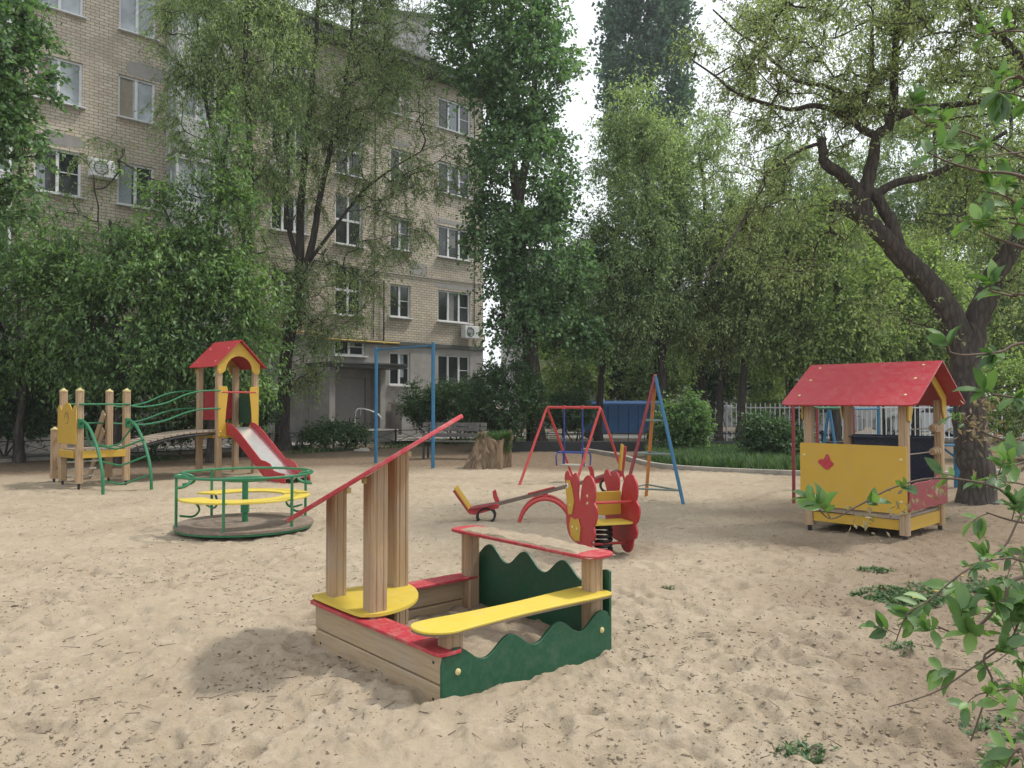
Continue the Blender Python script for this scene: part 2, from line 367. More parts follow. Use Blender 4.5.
def build_sand():
    NY, NX = 760, 860
    Y = 1.6*np.exp(np.linspace(0, math.log(30/1.6), NY)); S = np.linspace(-1, 1, NX)
    YY = np.repeat(Y[:, None], NX, 1); XX = S[None, :]*(0.95*YY+1.3)
    H = hlow(XX, YY)
    H += 0.016*vnoise(XX, YY, 0.33, 3)+0.012*np.abs(vnoise(XX, YY, 0.16, 4))*2+0.013*vnoise(XX, YY, 0.075, 5)+0.011*np.abs(vnoise(XX, YY, 0.045, 8))*2
    m = np.clip((9-YY)/5, 0, 1); H += m*(0.010*vnoise(XX, YY, 0.035, 6))
    rs = np.random.RandomState(3)                             # scuffs and footprints
    for _ in range(3600):
        cy = 2.4+rs.rand()**1.3*16; cx = (rs.rand()*2-1)*(0.9*cy+1.2); a = rs.rand()*math.pi
        l1, l2 = 0.07+rs.rand()*0.10, 0.035+rs.rand()*0.035; dep = 0.008+rs.rand()*0.018
        r0 = np.searchsorted(Y, cy-0.4); r1 = np.searchsorted(Y, cy+0.4)
        c0 = int(np.searchsorted(S, (cx-0.4)/(0.95*cy+1.3))); c1 = int(np.searchsorted(S, (cx+0.4)/(0.95*cy+1.3)))
        sx = XX[r0:r1, c0:c1]-cx; sy = YY[r0:r1, c0:c1]-cy
        u = (sx*math.cos(a)+sy*math.sin(a))/l1; v = (-sx*math.sin(a)+sy*math.cos(a))/l2; d2 = u*u+v*v
        H[r0:r1, c0:c1] += -dep*np.exp(-d2)+dep*0.5*np.exp(-(np.sqrt(d2)-1.6)**2*3)
    e = np.clip((30-YY)/2, 0, 1)*np.clip((1-np.abs(S[None, :]))/0.03, 0, 1); H = H*e-0.03*(1-e)
    V = np.stack([XX, YY, H], -1).reshape(-1, 3)
    global SANDH; SANDH = (Y, H, NX)
    idx = np.arange(NY*NX).reshape(NY, NX)
    q = np.stack([idx[:-1, :-1], idx[:-1, 1:], idx[1:, 1:], idx[1:, :-1]], -1).reshape(-1, 4)
    me = bpy.data.meshes.new('sand'); me.vertices.add(len(V)); me.vertices.foreach_set('co', V.astype(np.float32).ravel())
    me.loops.add(q.size); me.loops.foreach_set('vertex_index', q.astype(np.int32).ravel())
    me.polygons.add(len(q)); me.polygons.foreach_set('loop_start', np.arange(0, q.size, 4).astype(np.int32))
    me.polygons.foreach_set('use_smooth', [True]*len(q)); me.update(calc_edges=True)
    # how much of the surface is bare garden soil rather than sand
    s = np.clip((YY-16.3+2.2*vnoise(XX, YY, 1.9, 9)+0.35*(np.clip(-XX-4, 0, 8)))/1.9, 0, 1)
    s2 = np.clip((XX-0.20*YY-0.55+1.5*vnoise(XX, YY, 0.8, 10))/1.5, 0, 1)*0.72*np.clip((14-YY)/4, 0, 1)
    s3 = np.clip((XX-4.6+1.2*vnoise(XX, YY, 0.8, 13))/2, 0, 1)*np.clip((YY-7.5)/2, 0, 1)*0.7
    s = np.clip(np.maximum(np.maximum(s, s2), s3), 0, 1).ravel()
    at = me.attributes.new('soil', 'FLOAT', 'POINT'); at.data.foreach_set('value', s.astype(np.float32))
    return me
def hfull(x, y):
    Y, H, NX = SANDH; x = np.asarray(x, float); y = np.asarray(y, float)
    i = np.clip(np.log(np.maximum(y, 1.6)/1.6)/math.log(30/1.6)*(len(Y)-1), 0, len(Y)-1.001); j = np.clip((x/(0.95*y+1.3)+1)/2*(NX-1), 0, NX-1.001)
    i0 = i.astype(int); j0 = j.astype(int); a = i-i0; b_ = j-j0
    return (H[i0, j0]*(1-a)+H[i0+1, j0]*a)*(1-b_)+(H[i0, j0+1]*(1-a)+H[i0+1, j0+1]*a)*b_
m, n, b, l = newmat('sand'); v = coords(n)
at = n.nodes.new('ShaderNodeAttribute'); at.attribute_name = 'soil'
fa = noise(n, 0.9, 6, v, 0.65); fb = noise(n, 9, 8, v, 0.7); fc = noise(n, 55, 6, v, 0.7); fd = noise(n, 210, 3, v, 0.6)
c = mixc(n, (0.36, 0.302, 0.222), (0.29, 0.236, 0.168), ramp(n, fa, 0.35, 0.7))
c = mixc(n, c, (0.42, 0.358, 0.28), ramp(n, fb, 0.5, 0.72, 0, 0.75))
c = mixc(n, c, (0.22, 0.165, 0.11), ramp(n, fc, 0.56, 0.8, 0, 0.75))
c = mixc(n, c, (0.17, 0.125, 0.085), ramp(n, fd, 0.6, 0.72, 0, 0.7))
sp = node(n, 'ShaderNodeTexVoronoi', Scale=26.0); l(v, sp.inputs['Vector'])
gate = ramp(n, noise(n, 2.2, 4, v, 0.6), 0.42, 0.62)
spm = n.nodes.new('ShaderNodeMath'); spm.operation = 'MULTIPLY'; l(ramp(n, sp.outputs['Distance'], 0.10, 0.16, 1, 0), spm.inputs[0]); l(gate, spm.inputs[1])
c = mixc(n, c, (0.12, 0.085, 0.055), spm.outputs[0])
soilc = mixc(n, (0.20, 0.15, 0.105), (0.12, 0.088, 0.06), ramp(n, fb, 0.35, 0.65))
soilc = mixc(n, soilc, (0.27, 0.21, 0.15), ramp(n, fc, 0.5, 0.8, 0, 0.6))
c = mixc(n, c, soilc, at.outputs['Fac'])
l(c, b.inputs['Base Color']); b.inputs['Roughness'].default_value = 1.0; b.inputs['Specular IOR Level'].default_value = 0.1
bb = n.nodes.new('ShaderNodeBump'); bb.inputs['Strength'].default_value = 0.9; bb.inputs['Distance'].default_value = 0.02; l(fb, bb.inputs['Height'])
bc = n.nodes.new('ShaderNodeBump'); bc.inputs['Strength'].default_value = 0.9; bc.inputs['Distance'].default_value = 0.006; l(fc, bc.inputs['Height'])
l(bb.outputs[0], bc.inputs['Normal']); l(bc.outputs[0], b.inputs['Normal'])
M['sand'] = m
struct(link('sand_ground', build_sand(), 'sand'))
g = MB(); g.add([(-600, -600, -0.09), (600, -600, -0.09), (600, 600, -0.09), (-600, 600, -0.09)], [(0, 1, 2, 3)])
M['earth'] = plain('bare_earth', (0.17, 0.135, 0.095), 1.0, 0, 0.4, 0.8)
struct(g.build('ground', 'earth', smooth=0))

# ---- facade frame of the brick block: origin at its far corner base, x runs along the facade towards the camera's left
FD = Vector((0.724, 0.690, 0)); FN = Vector((0.690, -0.724, 0)); P0 = Vector((-2.62, 34.7, 0))
def fac(t, k=0.0, z=0.0): p = P0+FD*t+FN*k; return (p.x, p.y, z)
# pavement strip along the block and its kerb
g = MB(); g.prism([(-34, 0.9), (8, 0.9), (8, 3.9), (-34, 3.9)], (P0.x, P0.y, -0.05), FD, FN, (0, 0, 0.11)); struct(g.build('pavement', 'asphalt', smooth=0))
g = MB(); g.prism([(-34, 3.9), (8, 3.9), (8, 4.05), (-34, 4.05)], (P0.x, P0.y, -0.05), FD, FN, (0, 0, 0.16)); struct(g.build('pavement_kerb', 'kerb', smooth=0))
# road across the back on the right, and kerbs round the planted bed
g = MB(); g.box((22, 33.5, 0.0), (52, 7, 0.06)); struct(g.build('road', 'asphalt', smooth=0))
g = MB(); g.box((22, 29.9, 0.03), (52, 0.18, 0.16)); struct(g.build('road_kerb', 'kerb', smooth=0))
kp = smoothpts([G(480, 447), G(560, 449), G(612, 456), G(650, 466), G(700, 471), G(790, 475), (7.3, 15.6, 0), (10, 16.2, 0), (14, 18, 0)], 8)
g = MB()
for i in range(len(kp)-1):
    g.beam(kp[i]+Vector((0, 0, 0.0)), kp[i+1]+Vector((0, 0, 0.0)), 0.12, 0.2)
struct(g.build('bed_kerb', 'kerb', bevel=0.01))

# ================================================================ BRICK APARTMENT BLOCK
def rotz_of(v): return math.atan2(v.y, v.x)
RZB = rotz_of(FD)
bld = thing('apartment_building', 'five storey cream brick apartment block with grey rendered ground floor', 'building', (P0.x, P0.y, 0), RZB)
# local: x = along the facade (t), -y = out of the facade (k), z up
T0, T1, ZT = -36.0, 1.78, 15.6
SILL = [2.2+2.85*i for i in range(5)]
wins = []       # (t0, t1, z0, z1, panes, pane material, bars)
for i, s in enumerate(SILL):
    wins.append((-0.86, 1.0, s, s+1.38, 3, 'pane', 0)); wins.append((-3.40, -2.34, s, s+1.38, 2, 'pane', 0))
    if i > 0:
        wins.append((-8.7, -7.2, s, s+1.4, 3, 'pane', 0)); wins.append((-14.0, -12.85, s, s+1.4, 2, 'panepale' if i > 2 else 'pane', 0))
        wins.append((-16.35, -15.05, s, s+1.4, 2, 'panepale' if i > 2 else 'pane', 0))
        wins.append((-22.6, -21.2, s, s+1.4, 3, 'pane', 0)); wins.append((-26.0, -24.9, s, s+1.4, 2, 'pane', 0))
    else:
        wins.append((-8.7, -7.9, s-0.2, s+1.2, 1, 'pane', 0)); wins.append((-15.9, -14.6, s, s+1.3, 2, 'pane', 0))
        wins.append((-13.8, -12.8, s, s+1.3, 2, 'pane', 0))
for z in (4.95, 7.75, 10.55): wins.append((-6.0, -4.75, z, z+2.0, 2, 'pane', 1))
wins.append((-6.0, -4.6, 3.35, 4.05, 2, 'pane', 0))
door = (-5.95, -4.55, 0.0, 2.45)
def wall_cells(mb, t0, t1, z0, z1, holes, depth):
    ts = sorted({t0, t1} | {h[0] for h in holes if t0 < h[0] < t1} | {h[1] for h in holes if t0 < h[1] < t1})
    zs = sorted({z0, z1} | {h[2] for h in holes if z0 < h[2] < z1} | {h[3] for h in holes if z0 < h[3] < z1})
    for a, b_ in zip(ts, ts[1:]):
        for c_, d_ in zip(zs, zs[1:]):
            mt, mz = (a+b_)/2, (c_+d_)/2
            if any(h[0] < mt < h[1] and h[2] < mz < h[3] for h in holes): continue
            mb.add([(a, 0, c_), (b_, 0, c_), (b_, 0, d_), (a, 0, d_)], [(0, 1, 2, 3)])
    for h in holes:
        if h[2] >= z1 or h[3] <= z0: continue
        a, b_, c_, d_ = h[0], h[1], max(h[2], z0), min(h[3], z1)
        mb.add([(a, 0, c_), (a, depth, c_), (a, depth, d_), (a, 0, d_)], [(0, 1, 2, 3)])
        mb.add([(b_, 0, c_), (b_, 0, d_), (b_, depth, d_), (b_, depth, c_)], [(0, 1, 2, 3)])
        mb.add([(a, 0, c_), (b_, 0, c_), (b_, depth, c_), (a, depth, c_)], [(0, 1, 2, 3)])
        mb.add([(a, 0, d_), (a, depth, d_), (b_, depth, d_), (b_, 0, d_)], [(0, 1, 2, 3)])
holes = [(w_[0], w_[1], w_[2], w_[3]) for w_ in wins]+[door]
GZ = 3.95
mb = MB(); wall_cells(mb, T0, T1, GZ, ZT, holes, 0.22)
mb.add([(T1, 0, 0), (T1, 12, 0), (T1, 12, ZT), (T1, 0, ZT)], [(0, 1, 2, 3)]); mb.add([(T0, 12, 0), (T0, 0, 0), (T0, 0, ZT), (T0, 12, ZT)], [(0, 1, 2, 3)])
mb.add([(T1, 12, 0), (T0, 12, 0), (T0, 12, ZT), (T1, 12, ZT)], [(0, 1, 2, 3)])
mb.build('brick_wall', 'brick', bld, smooth=0)
mb = MB(); wall_cells(mb, T0, T1, -0.1, GZ, holes, 0.22); mb.build('ground_floor_wall', 'render', bld, smooth=0)
mb = MB(); mb.box(((T0+T1)/2, -0.03, GZ), (T1-T0+0.06, 0.1, 0.16)); mb.build('string_course', 'roofsheet', bld)
mb = MB(); mb.box(((T0+T1)/2, 5.8, ZT+0.13), (T1-T0+1.0, 13.2, 0.26)); mb.box(((T0+T1)/2, 5.8, ZT+0.33), (T1-T0+1.2, 13.5, 0.10)); mb.build('roof', 'roofsheet', bld)
mb = MB(); mb.box(((T0+T1)/2, 6.0, 7.5), (T1-T0-1, 0.2, 14.6)); mb.build('inner_wall', 'darkmetal', bld, smooth=0)
rndw = np.random.RandomState(4)
M['curtaingrey'] = plain('grey_curtain', (0.22, 0.22, 0.21), 0.5); M['curtainwarm'] = plain('warm_curtain', (0.30, 0.26, 0.20), 0.5); M['curtainblue'] = plain('pale_blue_curtain', (0.30, 0.34, 0.37), 0.5)
for (a, b_, c_, d_, npn, pm, bars) in wins:
    f = MB(); y = 0.10; fw = 0.07
    f.box(((a+b_)/2, y, d_-fw/2), (b_-a, 0.07, fw)); f.box(((a+b_)/2, y, c_+fw/2), (b_-a, 0.07, fw))
    f.box((a+fw/2, y, (c_+d_)/2), (fw, 0.066, d_-c_-2*fw)); f.box((b_-fw/2, y, (c_+d_)/2), (fw, 0.066, d_-c_-2*fw))
    for k in range(1, npn):
        x = a+(b_-a)*k/npn; f.box((x, y, (c_+d_)/2), (0.085, 0.062, d_-c_-2*fw))
    if bars: f.box(((a+b_)/2, y+0.002, (c_+d_)/2), (b_-a-2*fw, 0.056, 0.09))
    elif npn > 1 and pm == 'pane': f.box((b_-(b_-a)/npn/2, y+0.01, c_+(d_-c_)*0.52), ((b_-a)/npn-0.1, 0.03, 0.03))
    f.box(((a+b_)/2, -0.06, c_-0.025), (b_-a+0.14, 0.18, 0.045))
    fo = f.build('window', 'white', bld, smooth=0)
    q = MB(); q.box(((a+b_)/2, 0.125, (c_+d_)/2), (b_-a-0.09, 0.012, d_-c_-0.09)); q.build('pane', pm, fo, smooth=0)
    cv = rndw.rand(); ww_ = (b_-a)/npn
    if cv < 0.75 and not bars:
        q = MB(); k0 = int(rndw.rand()*npn); hh_ = (d_-c_-0.14)*(1.0 if rndw.rand() < 0.6 else 0.5+0.4*rndw.rand()); cw_ = ww_*(0.35+0.55*rndw.rand())
        for j in range(7): x = a+k0*ww_+0.06+(cw_-0.06)*(j+0.5)/7; q.box((x, 0.1165-0.001*(j % 2), d_-0.07-hh_/2), (cw_/7+0.004, 0.003, hh_))
        q.build('curtain', ['curtaingrey', 'curtainwarm', 'curtainblue'][int(rndw.rand()*3)], fo, smooth=0)
# balconies: glazed stack and one at the left edge of the view
def balcony(t0, t1, z):
    mb = MB(); mb.box(((t0+t1)/2, -0.5, z-0.06), (t1-t0, 1.0, 0.12)); mb.box(((t0+t1)/2, -0.98, z+0.5), (t1-t0, 0.05, 1.0))
    mb.box((t0+0.025, -0.5, z+0.5), (0.05, 0.92, 1.0)); mb.box((t1-0.025, -0.5, z+0.5), (0.05, 0.92, 1.0))
    bo = mb.build('balcony', 'balcony', bld, smooth=0)
    f = MB(); nn = 3
    for k in range(nn+1): f.box((t0+0.04+(t1-t0-0.08)*k/nn, -0.96, z+1.75), (0.07, 0.07, 1.5))
    f.box(((t0+t1)/2, -0.96, z+1.03), (t1-t0, 0.08, 0.06)); f.box(((t0+t1)/2, -0.96, z+2.5), (t1-t0, 0.08, 0.07)); f.box(((t0+t1)/2, -0.5, z+2.57), (t1-t0, 1.02, 0.06))
    f.box((t1-0.03, -0.5, z+1.75), (0.05, 0.07, 1.5)); f.box((t0+0.03, -0.5, z+1.75), (0.05, 0.07, 1.5))
    f.build('glazing_frame', 'white', bo, smooth=0)
    q = MB(); q.box(((t0+t1)/2-0.35, -0.94, z+1.76), (t1-t0-0.8, 0.02, 1.4)); q.box((t1-0.03, -0.5, z+1.76), (0.02, 0.8, 1.4)); q.box((t0+0.03, -0.5, z+1.76), (0.02, 0.8, 1.4)); q.build('pane', 'panepale', bo, smooth=0)
    q = MB(); q.box((t1-0.38, -0.93, z+1.76), (0.62, 0.02, 1.4)); q.build('curtained_pane', 'panegreen', bo, smooth=0)
for k in (1, 2, 3, 4): balcony(-12.5, -10.6, 1.35+2.85*k); balcony(-19.6, -17.1, 1.35+2.85*k)
# cement repair patches, wall cables
for (x, z, w_, h_) in ((-13.0, 12.45, 1.5, 0.5), (-1.9, 7.2, 0.9, 0.5), (0.1, 6.62, 2.3, 0.22), (0.1, 9.5, 2.2, 0.2), (-15.6, 9.6, 1.2, 0.35), (-9.4, 12.6, 0.8, 0.6), (-3.0, 12.4, 1.1, 0.2)):
    rp_ = np.random.RandomState(int(abs(x*10))); o__ = [(w_/2*math.cos(a)*(0.8+0.3*rp_.rand()), h_/2*math.sin(a)*(0.8+0.3*rp_.rand())) for a in [2*math.pi*i/14 for i in range(14)]]
    o__ = [(max(-w_/2, min(w_/2, p[0]*1.3)), max(-h_/2, min(h_/2, p[1]*1.3))) for p in o__]
    mb = MB(); mb.prism(o__, (x, -0.001, z), (1, 0, 0), (0, 0, 1), (0, -0.006, 0)); mb.build('cement_patch', 'render', bld, smooth=0)
for pts in ([(-20, -0.03, 6.9), (-14.5, -0.03, 6.8), (-9, -0.03, 6.93), (-3.9, -0.03, 6.85), (1.7, -0.03, 6.9)], [(-4.2, -0.03, 15.2), (-4.15, -0.03, 10), (-4.22, -0.03, 4.1)], [(1.2, -0.03, 15.2), (1.25, -0.03, 9), (1.2, -0.03, 4.1)]):
    mb = MB(); mb.tube(smoothpts(pts, 6), 0.018, 5); mb.build('wall_cable', 'darkmetal', bld)
# entrance
mb = MB(); mb.box((-5.25, 0.12, 1.22), (1.38, 0.06, 2.44)); dr = mb.build('door', 'doormetal', bld)
q = MB(); q.tube([(-4.78, 0.05, 0.95), (-4.78, 0.01, 0.97), (-4.78, 0.01, 1.25), (-4.78, 0.05, 1.27)], 0.014, 6); q.build('handle', 'steel', dr)
mb = MB(); mb.box((-5.5, -0.9, 2.86), (3.3, 1.8, 0.12)); mb.box((-5.5, -0.9, 2.96), (3.4, 1.9, 0.06)); mb.build('entrance_canopy', 'roofsheet', bld)
for bx_, by_, bd_ in ((-7.0, -0.8, 1.5), (-4.2, -0.35, 0.7)): mb = MB(); mb.box((bx_, by_, 1.4), (0.24, bd_, 2.8)); mb.build('porch_wall', 'render', bld)
mb = MB(); mb.box((-5.4, -1.0, 0.05), (3.0, 2.0, 0.3)); mb.box((-5.4, -2.2, 0.0), (3.0, 0.4, 0.18)); mb.build('entrance_step', 'concrete', bld)
mb = MB(); mb.tube(smoothpts([(-6.1, -1.7, 0.2), (-6.1, -1.7, 1.1), (-5.9, -1.9, 1.25), (-5.4, -2.3, 0.95), (-5.35, -2.35, 0.2)], 5), 0.025, 8); mb.build('handrail', 'steel', bld)
mb = MB(); mb.box((-1.9, -0.55, 1.45), (3.3, 0.9, 0.07)); mb.box((-1.9, -0.5, 0.7), (3.0, 0.75, 1.4)); mb.build('cellar_entrance', 'render', bld)
mb = MB(); mb.tube([(-14, -0.12, 4.15), (-6.6, -0.12, 4.15), (-6.6, -0.12, 3.95), (-3.0, -0.12, 3.95)], 0.04, 8); mb.build('gas_pipe', 'pipeyellow', bld)
mb = MB(); mb.tube([(-3.75, -0.08, 3.9), (-3.75, -0.08, 6.5)], 0.03, 6); mb.build('drain_pipe', 'darkmetal', bld); mb = MB(); mb.tube([(-19.9+3.2, -0.1, 0.1), (-16.7, -0.1, 15.2)], 0.05, 8); mb.build('drain_pipe', 'darkmetal', bld)
def aircon(t, z):
    mb = MB(); mb.box((t, -0.27, z), (0.8, 0.32, 0.55)); a = mb.build('air_conditioner', 'white', bld, bevel=0.02)
    mb = MB(); mb.tube([(t-0.1+0.2*math.cos(i*math.pi/8), -0.44, z+0.2*math.sin(i*math.pi/8)) for i in range(16)], 0.012, 6, closed=True)
    for k in range(4): mb.beam((t-0.29, -0.44, z-0.12+k*0.08), (t+0.09, -0.44, z-0.12+k*0.08), 0.01, 0.01)
    mb.build('fan_grille', 'darkmetal', a)
aircon(0.75, SILL[1]-0.42); aircon(-14.5, 8.85); aircon(-8.4, SILL[3]-0.5)
for t in (-9.5, -2.0): mb = MB(); mb.box((t, 4.5, ZT+0.9), (1.2, 0.8, 1.2)); mb.build('chimney', 'brick', bld)

# concrete planter by the entrance
pl = thing('concrete_planter', 'low round concrete planter in front of the entrance door', 'planter', fac(-5.8, 3.0), RZB)
mb = MB(); mb.lathe([(0.42, 0), (0.55, 0.06), (0.62, 0.42), (0.56, 0.46), (0.52, 0.40)], (0, 0, 0.05), 16); mb.build('bowl', 'concrete', pl)
mb = MB(); mb.lathe([(0.52, 0.36), (0.3, 0.42), (0.05, 0.44)], (0, 0, 0.05), 12); mb.build('soil', 'soil', pl)

# ================================================================ FAR BUILDINGS
def far_block(name, label, x0, x1, y, depth, h, rz, mat, nw, nf, ww=1.5, tz=2.8, extra=False):
    t = thing(name, label, 'building', (x0, y, 0), rz)
    W = x1-x0; hs = []
    for i in range(nw):
        for k in range(nf):
            cx = W*(i+0.5)/nw; hs.append((cx-ww/2, cx+ww/2, 1.2+tz*k, 2.7+tz*k))
    mb = MB(); wall_cells(mb, 0, W, -0.2, h, hs, 0.2)
    for (a, b_) in (((W, 0), (W, depth)), ((W, depth), (0, depth)), ((0, depth), (0, 0))):
        mb.add([(a[0], a[1], -0.2), (b_[0], b_[1], -0.2), (b_[0], b_[1], h), (a[0], a[1], h)], [(0, 1, 2, 3)])
    mb.build('wall', mat, t, smooth=0)
    mb = MB(); mb.box((W/2, depth/2, h+0.15), (W+0.6, depth+0.6, 0.3)); mb.build('roof', 'roofsheet', t)
    for (a, b_, c_, d_) in hs:
        f = MB()
        for z in (c_+0.05, d_-0.05): f.box(((a+b_)/2, 0.1, z), (b_-a, 0.06, 0.1))
        for x in (a+0.04, (a+b_)/2, b_-0.04): f.box((x, 0.1, (c_+d_)/2), (0.08, 0.05, d_-c_-0.2))
        fo = f.build('window', 'white', t, smooth=0)
        q = MB(); q.box(((a+b_)/2, 0.13, (c_+d_)/2), (b_-a-0.02, 0.01, d_-c_-0.02)); q.build('pane', 'pane', fo, smooth=0)
    return t
far_block('apartment_building', 'pale grey block seen through the poplar leaves behind the brick block', 0.2, 7.6, 47, 10, 10.4, 0.10, 'distwall', 3, 3)
far_block('apartment_building', 'low pale building glimpsed behind the feathery trees and blue container', 8.6, 26, 52, 10, 8.2, -0.04, 'distwall', 7, 2)
far_block('apartment_building', 'tall pale tower block rising above the roof of the brick block', -13.5, -7.6, 72, 12, 38, 0.25, 'distwall', 3, 12)

# ================================================================ FENCES
def low_fence(t0, t1, k, label):
    n_ = int((t1-t0)/1.1); p = fac(t0, k); o = thing('low_fence', label, 'fence', (p[0], p[1], 0), RZB)
    pn = MB(); W = (t1-t0)
    for z in (0.12, 0.52): pn.beam((0, 0, z), (W, 0, z), 0.025, 0.025)
    for i in range(n_):
        a, b_ = W*i/n_, W*(i+1)/n_; pn.beam((a, 0, 0.13), (b_, 0, 0.51), 0.014, 0.014); pn.beam((a, 0.016, 0.51), (b_, 0.016, 0.13), 0.014, 0.014)
    pn.build('lattice_panel', 'blackmetal', o, smooth=0)
    for i in range(n_+1):
        q = MB(); q.box((W*i/n_, 0, 0.25), (0.045, 0.045, 0.62)); q.build('post', 'blackmetal', o)
low_fence(-30, -8.6, 4.35, 'low black lattice fence behind the slide tower and maples')
low_fence(-7.6, 4.5, 4.7, 'low black lattice fence in front of the brick block entrance')
def straight_fence(name, label, x0, x1, y, h, mat, pick, pw, railz, rz=0, hw=0.04, postevery=2.5):
    o = thing(name, label, 'fence', (x0, y, 0), rz); W = x1-x0; pn = MB()
    for z in railz: pn.beam((0, 0, z), (W, 0, z), hw, hw)
    k = int(W/pick)
    for i in range(k+1): pn.box((W*i/k, 0.02 if pw < 0.05 else -0.02, (railz[0]+h)/2-0.03), (pw, 0.018, h-railz[0]+0.08))
    pn.build('picket_panel', mat, o, smooth=0)
    k = int(W/postevery)
    for i in range(k+1): q = MB(); q.box((W*i/k, 0.05, h/2), (0.06, 0.06, h+0.1)); q.build('post', mat, o)
straight_fence('picket_fence', 'tall white bar fence behind the playhouse in front of the cars', 7.6, 24, 27.6, 1.45, 'white', 0.17, 0.035, (0.25, 1.3))
straight_fence('low_fence', 'low dark rail fence behind the red swing and green bed', 0.6, 9.8, 24.6, 0.55, 'blackmetal', 0.5, 0.02, (0.15, 0.5), hw=0.035, postevery=1.6)
# low dark border wall behind the bed
g = MB(); g.box((6.2, 23.9, 0.12), (13.0, 0.3, 0.36)); tag(g.build('low_wall', 'darkmetal', bevel=0.02), 'low dark border wall behind the green bed', 'wall')

# blue container
bc_ = thing('rubbish_container', 'blue metal container behind the trees right of the red swing', 'container', (4.4, 31.5, 0.03), 0.03)
mb = MB(); mb.prism([(-1.55, 0.25), (1.55, 0.25), (1.75, 1.35), (-1.75, 1.35)], (0, -0.8, 0), (1, 0, 0), (0, 0, 1), (0, 1.6, 0)); mb.build('bin_body', 'bluebin', bc_, bevel=0.02)
mb = MB()
for i in range(8): x = -1.4+i*0.4; mb.box((x, -0.84, 0.8), (0.07, 0.08, 1.0))
mb.box((0, -0.83, 1.36), (3.6, 0.12, 0.1)); mb.build('rib', 'bluebin', bc_)
mb = MB(); mb.prism([(-0.8, 1.37), (0.8, 1.37), (0.7, 1.48), (-0.7, 1.52)], (-1.75, 0, 0), (0, 1, 0), (0, 0, 1), (3.5, 0, 0)); mb.build('lid', 'bluebin', bc_)
for x in (-1.3, 1.3):
    q = MB(); q.tube([(x, -0.75, 0.12), (x, 0.75, 0.12)], 0.12, 12); q.build('wheel', 'rubber', bc_)

# cars
def make_car(label):
    t = thing('parked_car', label, 'car', (0, 0, 0.03), 0, 'cars parked beyond the white fence')
    prof = [(-2.1, 0.35), (-2.15, 0.75), (-2.0, 0.98), (-1.3, 1.02), (-0.75, 1.42), (0.55, 1.46), (1.2, 1.05), (1.95, 0.92), (2.12, 0.7), (2.12, 0.35), (1.75, 0.28), (-1.75, 0.28)]
    mb = MB(); mb.prism(prof, (0, -0.85, 0), (1, 0, 0), (0, 0, 1), (0, 1.7, 0)); mb.build('body', 'carwhite', t, bevel=0.07)
    for pts in ([(-1.1, 1.04), (-0.68, 1.36), (-0.15, 1.39), (-0.15, 1.04)], [(-0.07, 1.04), (-0.07, 1.39), (0.5, 1.40), (1.0, 1.06)]):
        for y, ty in ((-0.856, -0.01), (0.856, 0.01)):
            q = MB(); q.prism(pts, (0, y, 0), (1, 0, 0), (0, 0, 1), (0, ty, 0)); q.build('side_window', 'cardark', t)
    for x in (-1.35, 1.35):
        for y in (-0.8, 0.8):
            q = MB(); q.tube([(x, y-0.1, 0.31), (x, y+0.1, 0.31)], 0.31, 18); wh = q.build('wheel', 'rubber', t)
            q = MB(); q.tube([(x, y-0.108, 0.31), (x, y+0.108, 0.31)], 0.19, 14); q.build('rim', 'steel', wh)
    for y in (-0.62, 0.62):
        q = MB(); q.box((2.11, y, 0.74), (0.05, 0.34, 0.14)); q.build('headlight', 'white', t, bevel=0.02)
        q = MB(); q.box((-2.13, y, 0.8), (0.05, 0.3, 0.14)); q.build('tail_light', 'darkred', t, bevel=0.02)
    return t
car = make_car('white parked car behind the fence, left one seen through the playhouse'); car.location = (12.0, 32.0, 0.03); car.rotation_euler[2] = 0.1
dup(car, (17.0, 31.6, 0.03), math.pi+0.05, 'white parked car behind the fence, seen just left of the thick tree trunk')
dup(car, (22.3, 32.2, 0.03), 0.0, 'white parked car behind the fence, rightmost, beyond the thick tree trunk')

# ================================================================ HAZE ADDED FOR LENS GLARE
m, n, b, l = newmat('glare_haze'); n.nodes.remove(b); pv_ = n.nodes.new('ShaderNodeVolumePrincipled')
pv_.inputs['Color'].default_value = (0.86, 0.93, 0.94, 1); pv_.inputs['Density'].default_value = 0.0008; pv_.inputs['Anisotropy'].default_value = 0.25
l(pv_.outputs[0], n.nodes['Material Output'].inputs['Volume']); M['haze'] = m
g = MB(); g.box((10, 38, 19.0), (160, 110, 40.4)); hz = g.build('haze', 'haze', smooth=0); hz['kind'] = 'stuff'; hz['label'] = 'thin haze added for the milky lens glare'; hz['category'] = 'haze'

# ================================================================ SANDBOX SHIP
SBZ = 0.0
sb = thing('sandbox', 'wooden sandbox ship with sloping red roof, yellow seats and green wave boards, in the foreground', 'sandbox', (-0.35, 3.85, 0), R(41))
LX, LY = 1.23, 1.325
def grooved_post(x, y, z0, z1, w_, name='post', mat='woodz', parent=sb, topfn=None):
    mb = MB(); o = post_outline(w_); n_ = len(o)
    vs = [(x+a, y+b_, z0) for a, b_ in o]+[(x+a, y+b_, topfn(x+a, y+b_) if topfn else z1) for a, b_ in o]
    fs = [tuple(range(n_)), tuple(range(2*n_-1, n_-1, -1))]+[(i, i+n_, (i+1) % n_+n_, (i+1) % n_) for i in range(n_)]
    mb.add(vs, fs); return mb.build(name, mat, parent, smooth=0)
